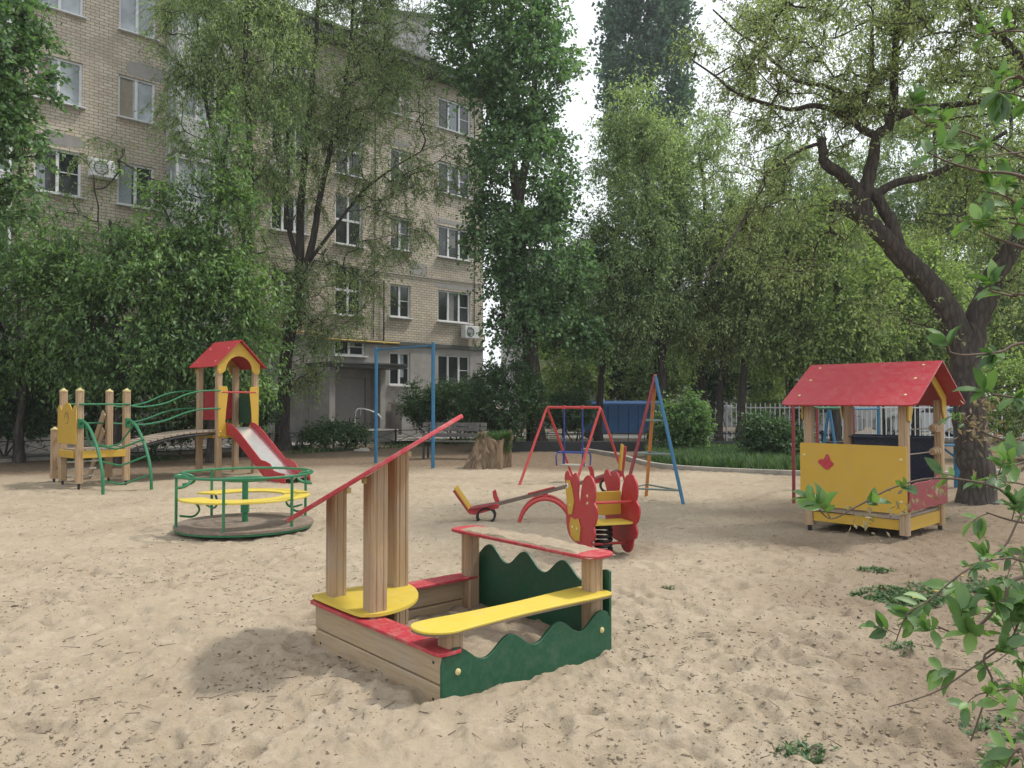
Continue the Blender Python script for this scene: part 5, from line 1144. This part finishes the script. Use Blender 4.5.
# maples left
def map_(px, Y, stems, es, lab, seed, nt_):
    tr_l = []
    for k, s_ in enumerate(stems): tr_l.append(([down(s_[0][0], Y)]+poly(s_, Y) if k == 0 else poly(s_, Y), 0.13 if k == 0 else 0.07, 0.03))
    tree('maple_tree', lab, down(px, Y)+[0, 0, .15], tr_l, [ell(a, b_, c_, d_, Y, None, e_) for a, b_, c_, d_, e_ in es], nt_, 'l_maple', 'bark', seed, (0.135, 0.055), 9, 14, 0.8, 0.55, group='ash-leaved maples along the block', clump=0.3, shell=0.75)
map_(20, 19.5, [[(20, 430), (26, 380), (34, 300), (40, 240)], [(22, 400), (5, 340), (-20, 280)]], [(20, 320, 60, 62, 1.2), (60, 290, 45, 50, 1), (25, 240, 38, 34, .7), (-30, 320, 40, 70, 1), (40, 370, 40, 18, .5)], 'bushy maple at the left edge beside the block', 71, 170)
map_(118, 19.0, [[(118, 430), (120, 380), (112, 300), (108, 220)], [(119, 390), (150, 330), (168, 260)], [(118, 380), (90, 320), (70, 260)]], [(120, 320, 62, 52, 1.4), (150, 270, 50, 52, 1.2), (95, 260, 44, 44, 1), (175, 215, 32, 60, .8), (150, 360, 60, 30, 1), (75, 350, 45, 28, .8)], 'bushy bright green maple directly behind the plank bridge', 72, 235)
map_(212, 19.5, [[(212, 430), (210, 380), (212, 300), (215, 220), (228, 120)], [(211, 390), (240, 340), (255, 290)]], [(205, 330, 50, 50, 1.2), (238, 305, 34, 42, 1), (225, 230, 24, 50, 1.1), (232, 145, 14, 52, .9), (195, 270, 40, 40, 1), (250, 370, 32, 34, .7), (190, 380, 38, 26, .7)], 'bushy maple behind the red roof of the play tower', 73, 210)
# broadleaf at top left corner, nearer
Y = 12.5
tree('broadleaf_tree', 'leafy tree with broad glossy leaves overhanging the top left corner', down(-150, Y)+[0, 0, .15],
     [([down(-150, Y)]+poly([(-145, 350), (-140, 250), (-110, 150), (-80, 60), (-50, -40)], Y), 0.22, 0.07), (poly([(-140, 250), (-70, 215), (-20, 190), (15, 175)], Y), 0.08, 0.025), (poly([(-110, 150), (-60, 100), (-10, 60), (25, 30)], Y), 0.08, 0.03)],
     [ell(-10, 50, 58, 70, Y, 1.0, 1.4), ell(0, 150, 42, 40, Y, .8, 1), ell(5, 200, 48, 26, Y, .7, .8), ell(-70, 110, 70, 120, Y, 1.5, 1.2), ell(-60, -60, 90, 70, Y, 1.5, 1)],
     470, 'l_poplar', 'bark', 81, (0.085, 0.07), 5, 12, 0.42, 0.3, clump=0.3)

# big forked tree on the right, spreading over the playground
Y = 11.5
tree('elm_tree', 'huge old elm with thick forked trunk and twisted limbs behind the playhouse', down(975, Y)+[0, 0, .15],
     [([down(977, Y)]+poly([(974, 470), (970, 420), (966, 380), (962, 348), (948, 310), (925, 278), (903, 256), (887, 238), (866, 218), (848, 208), (834, 204)], Y), 0.26, 0.09),
      (poly([(966, 360), (978, 318), (995, 280), (1012, 250), (1045, 210), (1075, 150, 11.0), (1110, 60, 10.5)], Y), 0.19, 0.10),
      (poly([(864, 216), (858, 190), (842, 172), (828, 163), (825, 148), (824, 136)], Y), 0.11, 0.06),
      (poly([(868, 218), (866, 198), (871, 176), (876, 156), (880, 134), (893, 122), (897, 90), (900, 40), (903, -30)], Y), 0.12, 0.045),
      (poly([(903, 256), (896, 230), (884, 205), (872, 190), (858, 186)], Y), 0.11, 0.07),
      (poly([(878, 194), (900, 181), (938, 172), (975, 150), (1010, 130)], Y), 0.07, 0.03),
      (poly([(890, 120), (915, 108), (945, 104), (985, 98), (1030, 80)], Y), 0.08, 0.03),
      (poly([(879, 134), (866, 128), (857, 120), (850, 114), (819, 103), (795, 107), (767, 101), (735, 88), (717, 73), (694, 57)], Y), 0.07, 0.012),
      (poly([(852, 116), (851, 100), (835, 85), (800, 78), (778, 60), (761, 42), (741, 29), (715, 5)], Y), 0.045, 0.012),
      (poly([(857, 120), (868, 98), (875, 70), (876, 20), (880, -60)], Y), 0.05, 0.02),
      (poly([(826, 140), (800, 150), (770, 172), (755, 200), (735, 235, 10.8), (720, 260, 10.6), (700, 285, 10.5)], Y), 0.03, 0.01),
      (poly([(1075, 150, 11.0), (1030, 60, 10.6), (980, 10, 10.2), (940, -50, 10)], Y), 0.08, 0.03)],
     [ell(820, 60, 90, 60, Y, 2.0, 1.4), ell(735, 60, 50, 55, Y, 1.4, .5), ell(760, 170, 45, 55, Y, 1.3, .6), ell(800, 230, 60, 60, Y, 1.3, .6), ell(920, 50, 70, 60, Y, 2.0, 1.2), ell(990, 60, 60, 70, Y, 2.0, 1), ell(880, -40, 140, 60, Y, 2.5, 1), ell(960, 190, 60, 50, Y, 1.5, .8), ell(900, 300, 50, 40, Y, 1.2, .25), ell(1040, 180, 50, 80, Y, 1.6, .6), ell(1020, 300, 40, 50, Y, 1.2, .4), ell(850, 130, 50, 35, Y, 1.2, .6)],
     980, 'l_bigelm', 'barkbig', 91, (0.058, 0.027), 6, 13, 0.45, 0.45, tipr=0.0045, clump=0.6, bend=0.2, rmax=0.05)

# woodland trees behind the playhouse
specs = [(795, 30, 300, 46, 70, 'l_back'), (835, 26, 290, 44, 80, 'l_back'), (880, 31, 300, 46, 70, 'l_elm'), (915, 28, 310, 44, 64, 'l_back'), (1000, 30, 300, 50, 80, 'l_back'), (955, 35, 270, 55, 90, 'l_elm'), (850, 38, 240, 55, 90, 'l_elmlight'), (790, 38, 225, 46, 80, 'l_elmlight'), (1050, 33, 260, 50, 100, 'l_back'), (935, 36, 165, 62, 80, 'l_elmlight'), (1012, 34, 130, 60, 95, 'l_elm')]
labs = ['yellow green woodland tree straight above the playhouse ridge, left end', 'woodland tree with dark straight trunk seen above the playhouse roof', 'woodland tree under the fork of the huge elm, between roof and limb', 'woodland tree immediately left of the forked trunk', 'woodland tree seen right of the forked trunk', 'tall background tree filling the fork of the huge elm', 'tall pale background tree behind the playhouse', 'tall pale background tree right of the feathery elms', 'background tree at the right edge of the picture', 'tallest pale background tree showing between the limbs of the huge elm', 'tall background tree behind the right limb of the huge elm']
for i, ((px, Y, cy_, rx, ry, lm), lb) in enumerate(zip(specs, labs)):
    tree('woodland_tree', lb, down(px, Y)+[0, 0, .15], [([down(px, Y)]+poly([(px+1, 420), (px-3, 360), (px+3, cy_), (px, cy_-ry*0.8)], Y), 0.2, 0.05)],
         [ell(px, cy_, rx, ry, Y, None, 1.2), ell(px-20, cy_+ry*0.55, rx*0.7, ry*0.45, Y), ell(px+22, cy_+ry*0.6, rx*0.7, ry*0.4, Y), ell(px, cy_-ry*0.7, rx*0.6, ry*0.4, Y, None, .8)], 360, lm, 'bark', 101+i, (0.14, 0.08), 6, 13, 0.95, 0.4, group='woodland trees behind the playhouse', clump=0.55, zmin=2.9, shell=0.3)

# trees closing the view beyond the road
for i, (px, Y, lb) in enumerate(((572, 39, 'dark tree beyond the road, directly above the left leg of the red swing'), (618, 41, 'dark tree beyond the road, between the swing top and the pyramid'), (655, 40, 'dark tree beyond the road, right behind the top of the pyramid'), (712, 42, 'dark tree beyond the road, above the grassy bed'), (760, 41, 'dark tree beyond the road, left of the playhouse roof edge'))):
    tree('street_tree', lb, down(px, Y)+[0, 0, .15], [([down(px, Y)]+poly([(px, 410), (px+2, 380), (px, 330)], Y), 0.2, 0.06)], [ell(px, 350, 30, 42, Y, None, 1.2), ell(px-10, 384, 22, 14, Y, None, .8), ell(px+12, 384, 20, 14, Y, None, .8)], 190, 'l_dark' if i % 2 else 'l_back', 'bark', 141+i, (0.17, 0.11), 6, 11, 0.9, 0.3, group='trees beyond the road', clump=0.4, zmin=1.2)

# bushes: lilac and hedge shrubs
def bush(lab, px, Y, es, nt_, leaf, seed, lw=(0.08, 0.055), grp='shrubs behind the sand'):
    b0 = down(px, Y)+[0, 0, .15]
    st_ = [([b0-[0, 0, .1], b0+[0.1, 0, 0.5], b0+[0.15, 0, 1.0]], 0.035, 0.015), ([b0+[0, 0, .02], b0+[-0.3, 0.1, 0.5], b0+[-0.45, 0, 0.9]], 0.03, 0.012), ([b0+[0, 0, .02], b0+[0.4, -0.1, 0.5], b0+[0.6, 0, 0.8]], 0.03, 0.012)]
    tree('shrub', lab, b0, st_, [ell(a, b_, c_, d_, Y, None, e_) for a, b_, c_, d_, e_ in es], nt_, leaf, 'bark', seed, lw, 6, 12, 0.38, 0.2, group=grp, cat='shrub', clump=0.2)
bush('dark lilac shrub behind the tree stump, left of the poplar trunk', 505, 24.0, [(505, 400, 38, 36, 1.3), (480, 415, 22, 24, .6)], 300, 'l_dark', 121)
bush('green shrub behind the bench against the block wall', 455, 27.5, [(455, 405, 36, 20, 1.2), (425, 412, 26, 16, .8), (415, 400, 12, 22, .5)], 260, 'l_dark', 122)
bush('round shrub behind the blue leg of the pyramid', 690, 21.5, [(690, 424, 15, 24, 1.2), (668, 425, 12, 20, .6)], 150, 'l_maple', 123)
bush('leafy shrub at the right end of the green bed near the playhouse', 780, 19.5, [(780, 444, 26, 15, 1.2), (762, 432, 18, 13, .6)], 200, 'l_dark', 124)
bush('low shrub against the lattice fence left of the pull-up frame', 345, 24.5, [(335, 437, 28, 10, 1), (310, 441, 14, 8, .5)], 120, 'l_dark', 125)
bush('dark shrub under the maples at the left edge', 5, 20.5, [(0, 400, 45, 45, 1.2)], 240, 'l_dark', 126)
bush('dark shrub under the maples behind the plank bridge', 150, 21.0, [(160, 410, 60, 34, 1.2), (80, 410, 50, 30, 1)], 330, 'l_dark', 127)
bush('dark shrub behind the slide, left of the entrance elm', 245, 22.0, [(240, 405, 32, 34, 1.2)], 200, 'l_dark', 128)
bush('leafy shrub far right beyond the forked trunk', 1010, 20.0, [(1010, 400, 40, 40, 1.2), (1060, 390, 40, 60, 1)], 260, 'l_back', 129)
bush('dark bush behind the red swing', 575, 26.5, [(568, 412, 28, 18, 1.2)], 110, 'l_dark', 130)
bush('dark bush below the feathery elms', 735, 29.0, [(760, 415, 28, 14, 1.2), (806, 405, 20, 18, .9)], 130, 'l_back', 131)

# grass and ground cover (uncountable)
def blades(name, lab, pts, h, wd, leaf, seed, lean=0.35, cat='grass'):
    rs = np.random.RandomState(seed); n_ = len(pts); B = np.asarray(pts, float); hh = h*(0.5+0.8*rs.rand(n_)); a = rs.rand(n_)*2*np.pi
    D = unit(np.stack([np.cos(a)*lean*rs.rand(n_)*2, np.sin(a)*lean*rs.rand(n_)*2, np.ones(n_)], -1)); S_ = unit(np.stack([-np.sin(a), np.cos(a), np.zeros(n_)], -1))
    w1_ = (wd*(0.6+0.8*rs.rand(n_)))[:, None]; hh = hh[:, None]; dn = np.stack([np.cos(a), np.sin(a), np.full(n_, -0.35)], -1)*lean
    V = np.stack([B-S_*w1_/2, B+S_*w1_/2, B+D*hh*.6+S_*w1_*.4, B+D*hh+dn*hh*.35, B+D*hh*.6-S_*w1_*.4], 1).reshape(-1, 3)
    o = quads_mesh(name, V, 5, leaf, None, False, [(0, 1, 2, 4), (4, 2, 3)]); return stuff(o, lab, cat)
rs = np.random.RandomState(8); pts = []
while len(pts) < 26000:
    px = 648+rs.rand()*190; Yb = 16.6+rs.rand()**0.8*6.3; x = (px-512)/F*Yb
    yk = np.interp(px, [640, 650, 700, 790, 860], [G(0, 464)[1], G(0, 465.5)[1], G(0, 470.5)[1], G(0, 474.5)[1], 15.9])+0.25
    if Yb > yk: pts.append((x, Yb, 0.0))
blades('bed_grass', 'dense tall green grass filling the kerbed bed', pts, 0.30, 0.024, 'l_grass', 1)
pts = []
while len(pts) < 9000:
    t = -24+rs.rand()*25; k = 3.4+rs.rand()**1.5*2.0; p = fac(t, 4.1+rs.rand()**1.6*2.2)
    if vnoise(np.array([p[0]]), np.array([p[1]]), 1.3, 44)[0] > 0.02: pts.append((p[0], p[1], 0.0))
blades('verge_weeds', 'patchy weeds along the lattice fence', pts, 0.16, 0.02, 'l_dark', 2, 0.6, 'weeds')
# low weeds with dandelion flowers on the sand at the right
wc = [(905, 600, .32, .17, 1500), (945, 590, .26, .14, 900), (873, 570, .16, .07, 240), (856, 596, .06, .03, 90), (1000, 590, .3, .2, 600), (925, 520, .3, .1, 200), (900, 655, .12, .05, 60), (800, 755, .12, .05, 110), (668, 415+175, .05, .03, 20), (990, 735, .2, .1, 120)]
pts = []
for px, py, rx, ry, k in wc:
    c_ = G(px, py)
    for _ in range(k): a = rs.rand()*6.28; r = math.sqrt(rs.rand())*(0.6+0.6*rs.rand()); x, y = c_.x+rx*r*math.cos(a), c_.y+ry*r*math.sin(a)*1.6; pts.append((x, y, float(hfull(x, y))-0.003))
blades('sand_weeds', 'low green weeds spreading on the sand at the right', pts, 0.040, 0.014, 'l_dark', 3, 1.3, 'weeds')
for (px, py, wh_) in ((904, 597, 'second from the left'), (912, 600, 'third from the left'), (934, 596, 'fourth from the left'), (945, 594, 'second from the right'), (958, 579, 'rightmost and farthest of the six'), (897, 602, 'leftmost and nearest of the six')):
    c_ = G(px, py, 0.05); t = thing('dandelion', 'yellow dandelion in the low weeds on the sand, '+wh_, 'flower', (c_.x, c_.y, float(hfull(c_.x, c_.y))), 0, 'dandelions in the weeds at the right')
    mb = MB(); mb.tube([(0, 0, -0.01), (0.004, 0, 0.06)], 0.002, 5); mb.build('stem', 'l_dark', t)
    mb = MB()
    for j in range(14):
        a = j*2.4; rr = 0.017; mb.add([(0.004, 0, 0.06), (0.004+rr*math.cos(a-.2), rr*math.sin(a-.2), 0.066), (0.004+rr*1.15*math.cos(a), rr*1.15*math.sin(a), 0.064), (0.004+rr*math.cos(a+.2), rr*math.sin(a+.2), 0.066)], [(0, 1, 2, 3)])
    mb.build('blossom', 'l_flower', t, smooth=0)
# grass on the stump
so_ = st.location; pts = []
for _ in range(1400):
    a = rs.rand()*6.28; r = 0.12+0.25*rs.rand(); pts.append((0.07+r*math.cos(a), r*math.sin(a)*0.9, 0.62+0.1*rs.rand()))
for _ in range(900): pts.append((0.30+0.12*rs.rand(), -0.20+0.3*rs.rand(), 0.35+0.4*rs.rand()))
g_ = blades('stump_grass', 'grass', pts, 0.17, 0.012, 'l_grass', 4, 0.8)
for k_ in ('label', 'category', 'kind'): del g_[k_]
g_['kind'] = 'stuff'; g_.parent = st

# dry litter on the sand: bits of leaf, bud scales, short twigs
rs = np.random.RandomState(12); n_ = 19000; Yd = 2.6*np.exp(rs.rand(n_)**0.85*math.log(20/2.6)); Xd = (rs.rand(n_)*2-1)*(0.8*Yd+0.8)
kp_ = (vnoise(Xd, Yd, 0.7, 15)+vnoise(Xd, Yd, 2.3, 16)*0.8+0.32*(np.abs(Xd-0.5)/(0.8*Yd))+0.25*(Xd > 0.25*Yd+0.6) > 0.05); Xd, Yd = Xd[kp_], Yd[kp_]; n_ = len(Xd)
B = np.stack([Xd, Yd, hfull(Xd, Yd)+0.0035], -1); a = rs.rand(n_)*6.28; D = unit(np.stack([np.cos(a), np.sin(a), rs.randn(n_)*.25], -1)); Nn = unit(rs.randn(n_, 3)*.35+np.array([0, 0, 1.]))
lw_ = 0.005+0.017*rs.rand(n_)**3; V, k_, pat = leafgeo(B, D, Nn, lw_*1.5, lw_*0.7)
stuff(quads_mesh('leaf_litter', V, k_, 'l_debris', None, False, pat), 'dry brown bud scales and leaf scraps scattered over the sand', 'litter')
n_ = 1500; Yd = 2.8*np.exp(rs.rand(n_)*math.log(12/2.8)); Xd = (rs.rand(n_)*2-1)*(0.75*Yd+0.6); a = rs.rand(n_)*6.28; L_ = 0.02+0.11*rs.rand(n_)**3
A0 = np.stack([Xd, Yd, hfull(Xd, Yd)+0.0035], -1); A1 = A0+np.stack([np.cos(a)*L_, np.sin(a)*L_, rs.randn(n_)*0.005], -1)
stuff(quads_mesh('twig_litter', frustums(A0, A1, np.full(n_, .0022), np.full(n_, .0012), 4), 8, 'twig', None, False, frust_faces(4)), 'small broken twigs scattered over the sand', 'litter')
# crumbs of sand and earth
def crumbs(name, lab, n_, mat, seed, smax):
    rs = np.random.RandomState(seed); Yd = 2.7*np.exp(rs.rand(n_)**0.9*math.log(13/2.7)); Xd = (rs.rand(n_)*2-1)*(0.76*Yd+0.5)
    k = vnoise(Xd, Yd, 0.6, seed+1)+vnoise(Xd, Yd, 1.9, seed+2)+0.3*(Xd > 0.2*Yd) > 0.0; Xd, Yd = Xd[k], Yd[k]; n_ = len(Xd)
    s = (0.0025+smax*rs.rand(n_)**4)[:, None]; c = np.stack([Xd, Yd, hfull(Xd, Yd)+0.001], -1)
    a = rs.rand(n_)*6.28; ux = np.stack([np.cos(a), np.sin(a), 0*a], -1)*s*(1+0.8*rs.rand(n_, 1)); uy = np.stack([-np.sin(a), np.cos(a), 0*a], -1)*s*(0.7+0.5*rs.rand(n_, 1)); uz = np.array([0, 0, 1.])*s*(0.5+0.4*rs.rand(n_, 1))
    j = lambda: rs.randn(n_, 3)*s*0.15
    V = np.stack([c+ux+j(), c+uy+j(), c-ux+j(), c-uy+j(), c+uz+j(), c-uz], 1).reshape(-1, 3)
    stuff(quads_mesh(name, V, 6, mat, None, False, [(0, 1, 4), (1, 2, 4), (2, 3, 4), (3, 0, 4), (1, 0, 5), (2, 1, 5), (3, 2, 5), (0, 3, 5)]), lab, 'crumbs')
crumbs('sand_crumbs', 'small clods of the same sand lying loose on the surface', 26000, 'sand', 51, 0.012)
crumbs('earth_crumbs', 'dark crumbs of earth and grit strewn over the sand', 5500, 'l_debris', 61, 0.008)
# stones along the fence and a small stone near the camera
for i, (px, py, s_, lab) in enumerate(((362, 453, .20, 'pale rubble stone by the low fence, larger one beside the pull-up frame'), (340, 450, .16, 'small rubble stone by the low fence, left of the larger one'), (20, 727, .022, 'small brown clod on the sand at the bottom left corner'), (18, 606, .022, 'flat grey pebble on the sand at the left edge'))):
    c_ = G(px, py); mb = MB(); rs2 = np.random.RandomState(i); vs = []; N1, N2 = 7, 10
    for a_ in range(N1+1):
        for b_ in range(N2):
            th = math.pi*a_/N1; phi = 2*math.pi*b_/N2; r = s_*(0.8+0.3*rs2.rand()); vs.append((r*math.sin(th)*math.cos(phi)*1.3, r*math.sin(th)*math.sin(phi), r*math.cos(th)*0.6))
    fs = [(a_*N2+b_, (a_+1)*N2+b_, (a_+1)*N2+(b_+1) % N2, a_*N2+(b_+1) % N2) for a_ in range(N1) for b_ in range(N2)]
    mb.add(vs, fs); o = mb.build('stone', 'kerb' if i < 2 else 'soil', None); o.location = (c_.x, c_.y, s_*0.2); tag(o, lab, 'stone', 'loose stones')

# ================================================================ FOREGROUND SHRUB (right edge)
fg = thing('leafy_shrub', 'near shrub reaching in from the right edge with glossy oval leaves', 'shrub', (1.62, 1.9, 0))
O_ = np.array((1.62, 1.9, 0)); stems = MB(); LB, LD, LN, LL, LW = [], [], [], [], []; dryB = []
rs = np.random.RandomState(77); 
def addleaf(b_, d_, l_):
    LB.append(b_); LD.append(d_); LN.append(unit(rs.randn(3)*0.45+np.array([0.0, -0.45, 1.0]))); LL.append(l_); LW.append(l_*(0.42+0.1*rs.rand()))
def fbranch(pp, r0, r1, clusters, ls=0.055, fromstem=None):
    """pp: (px, py, distance) points from the stem outwards; clusters: (fraction, leaf count, spread)"""
    w_ = [np.array(P(a, b_, c_)) for a, b_, c_ in pp]
    if fromstem is not None: w_ = [np.array((1.66, 1.9, max(0.1, w_[0][2]-0.07)))]+w_
    sm = smoothpts([tuple(x) for x in w_], 7); k = len(sm)
    stems.tube([Vector(p)-Vector(O_) for p in sm], [r0+(r1-r0)*i/(k-1) for i in range(k)], 7)
    for f, cnt, spr in clusters:
        i = min(k-2, int(f*(k-1))); p = np.array(sm[i]); d = unit(np.array(sm[min(k-1, i+2)])-np.array(sm[max(0, i-1)]))
        sd_ = unit(d*0.5+rs.randn(3)*0.6+np.array([0, 0, .35])); e = p+sd_*spr
        stems.tube([Vector(p-O_), Vector((p+e)/2-O_+np.array([0, 0, .003])), Vector(e-O_)], [r1*0.9, r1*0.7, r1*0.5], 5)
        for q in range(int(cnt*1.5)):
            a = rs.rand()*6.28; u = unit(np.cross(sd_, rs.randn(3))); dd = unit(sd_*(0.5+0.5*rs.rand())+u*1.0+np.array([-0.1, -0.1, 0.1]))
            addleaf(p+(e-p)*(0.35+0.65*rs.rand()), dd, ls*(0.45+0.6*rs.rand()))
stem = [(0, 0, -0.05), (0.05, -0.03, 0.5), (0.0, 0.02, 1.0), (0.06, 0, 1.6), (0.12, 0.02, 2.3)]
stems.tube(smoothpts(stem, 5), [0.028-0.0009*i for i in range(21)], 10)
def S_at(z): return (1.62+0.04, 1.9, z)
fbranch([(1040, 503, 1.75), (985, 484, 1.7), (935, 478, 1.65), (893, 487, 1.62), (858, 505, 1.6), (832, 518, 1.6), (820, 512, 1.58)], 0.003, 0.0013, [(.95, 7, .05), (.88, 5, .04), (.72, 5, .03), (.55, 3, .03), (.35, 4, .06)], .055, S_at(1.0))
fbranch([(1045, 500, 1.9), (1000, 548, 1.85), (960, 572, 1.8), (925, 600, 1.78), (905, 612, 1.75), (893, 640, 1.75)], 0.003, 0.0013, [(.97, 6, .05), (.86, 7, .05), (.75, 6, .05), (.62, 4, .05), (.5, 3, .05), (.4, 4, .06)], .055, S_at(0.9))
fbranch([(1040, 610, 1.75), (1005, 640, 1.7), (965, 668, 1.68), (930, 690, 1.66), (885, 704, 1.65)], 0.003, 0.0012, [(.25, 9, .07), (.35, 8, .07), (.45, 8, .08), (.52, 6, .06), (.60, 5, .06), (.3, 6, .05)], .062, S_at(0.6))
fbranch([(1030, 575, 1.7), (1000, 600, 1.66), (975, 625, 1.65), (955, 632, 1.64), (935, 625, 1.63)], 0.005, 0.0015, [(.5, 7, .06), (.65, 7, .06), (.8, 6, .06), (.95, 6, .05), (.4, 7, .06)], .062, S_at(0.7))
fbranch([(1000, 645, 1.68), (988, 680, 1.66), (978, 705, 1.66), (966, 738, 1.66)], 0.003, 0.0015, [(.2, 4, .04), (.5, 2, .03)], .055, S_at(0.6))
fbranch([(1040, 160, 1.8), (1000, 142, 1.75), (960, 128, 1.7), (930, 122, 1.68), (912, 108, 1.66)], 0.003, 0.0012, [(.95, 6, .04), (.8, 5, .05), (.65, 6, .05), (.5, 5, .05), (.85, 4, .08)], .05, S_at(2.0))
fbranch([(1040, 180, 1.6), (985, 170, 1.55), (950, 160, 1.5), (930, 150, 1.5)], 0.004, 0.0013, [(.97, 6, .04), (.8, 2, .03)], .055, S_at(1.9))
fbranch([(1045, 215, 1.7), (1010, 196, 1.65), (985, 190, 1.6)], 0.004, 0.0013, [(.95, 5, .05), (.7, 5, .05)], .05, S_at(1.85))
fbranch([(1050, 95, 1.3), (1020, 75, 1.28), (1000, 85, 1.25)], 0.004, 0.0015, [(.97, 6, .04), (.7, 5, .05)], .055, S_at(2.1))
fbranch([(1045, 255, 1.5), (1005, 240, 1.48), (985, 232, 1.45)], 0.004, 0.0015, [(.97, 4, .03), (.6, 3, .04)], .055, S_at(1.8))
fbranch([(1045, 300, 1.45), (1015, 296, 1.42), (990, 290, 1.4)], 0.004, 0.0015, [(.97, 5, .03), (.6, 4, .04)], .055, S_at(1.7))
fbranch([(1045, 345, 1.6), (1000, 352, 1.55), (965, 355, 1.5), (950, 352, 1.5)], 0.004, 0.0015, [(.97, 4, .03), (.5, 5, .04)], .052, S_at(1.6))
fbranch([(1045, 405, 1.5), (1015, 398, 1.48), (992, 394, 1.45)], 0.004, 0.0015, [(.97, 5, .03), (.7, 4, .04)], .055, S_at(1.5))
fbranch([(1045, 440, 1.75), (1005, 440, 1.7), (975, 428, 1.68), (962, 415, 1.66)], 0.004, 0.0013, [(.6, 4, .05), (.8, 4, .05), (.95, 2, .04)], .045, S_at(1.4))
fbranch([(1045, 525, 1.75), (1010, 520, 1.7), (985, 512, 1.65)], 0.004, 0.0015, [(.97, 5, .04), (.7, 6, .05), (.5, 5, .05)], .055, S_at(1.2))
fbranch([(1045, 760, 1.5), (1015, 745, 1.5), (1000, 765, 1.5)], 0.004, 0.0015, [(.97, 4, .04), (.6, 5, .05)], .055, S_at(0.4))
rq = np.random.RandomState(5)
for k in range(30):
    y0 = 30+k*25+rq.rand()*14
    if k % 3 == 1 or 250 < y0 < 430: continue
    Yq = 1.35+rq.rand()*0.5; x1 = 975+rq.rand()*38-(18 if 560 < y0 < 700 else 0); dy_ = rq.randn()*16
    fbranch([(1050, y0, Yq+0.08), (1050-(1050-x1)*0.5, y0+dy_*0.4-6, Yq+0.04), (x1, y0+dy_, Yq)], 0.003, 0.0012, [(.97, 4, .035), (.8, 4, .045), (.6, 4, .05), (.4, 4, .05)], .042, (0, 0, 0))
stems.build('stem', 'twig', fg, smooth=60)
V, k_, pat = leafgeo(np.array(LB)-O_, unit(np.array(LD)), np.array(LN), np.array(LL), np.array(LW), True)
quads_mesh('foliage', V, k_, 'l_shrub', fg, True, pat)
# withered blossom along the upper twigs
dr_ = []
for (px, py, Yq, sx_, sy_, k) in ((975, 425, 1.67, 26, 18, 60), (1000, 445, 1.7, 22, 16, 60), (1005, 470, 1.7, 20, 12, 40), (905, 505, 1.64, 22, 12, 26), (860, 520, 1.6, 26, 14, 30), (940, 490, 1.64, 14, 8, 18), (985, 405, 1.68, 18, 10, 30)):
    for _ in range(k): dr_.append(np.array(P(px+rs.randn()*sx_*.5, py+rs.randn()*sy_*.5, Yq+rs.randn()*.03)))
dr_ = np.array(dr_); D = unit(rs.randn(len(dr_), 3)); V, k_, pat = leafgeo(dr_-O_, D, unit(rs.randn(len(dr_), 3)), 0.010+0.012*rs.rand(len(dr_)), 0.004+0.005*rs.rand(len(dr_)))
quads_mesh('withered_blossom', V, k_, 'l_dry', fg, False, pat)
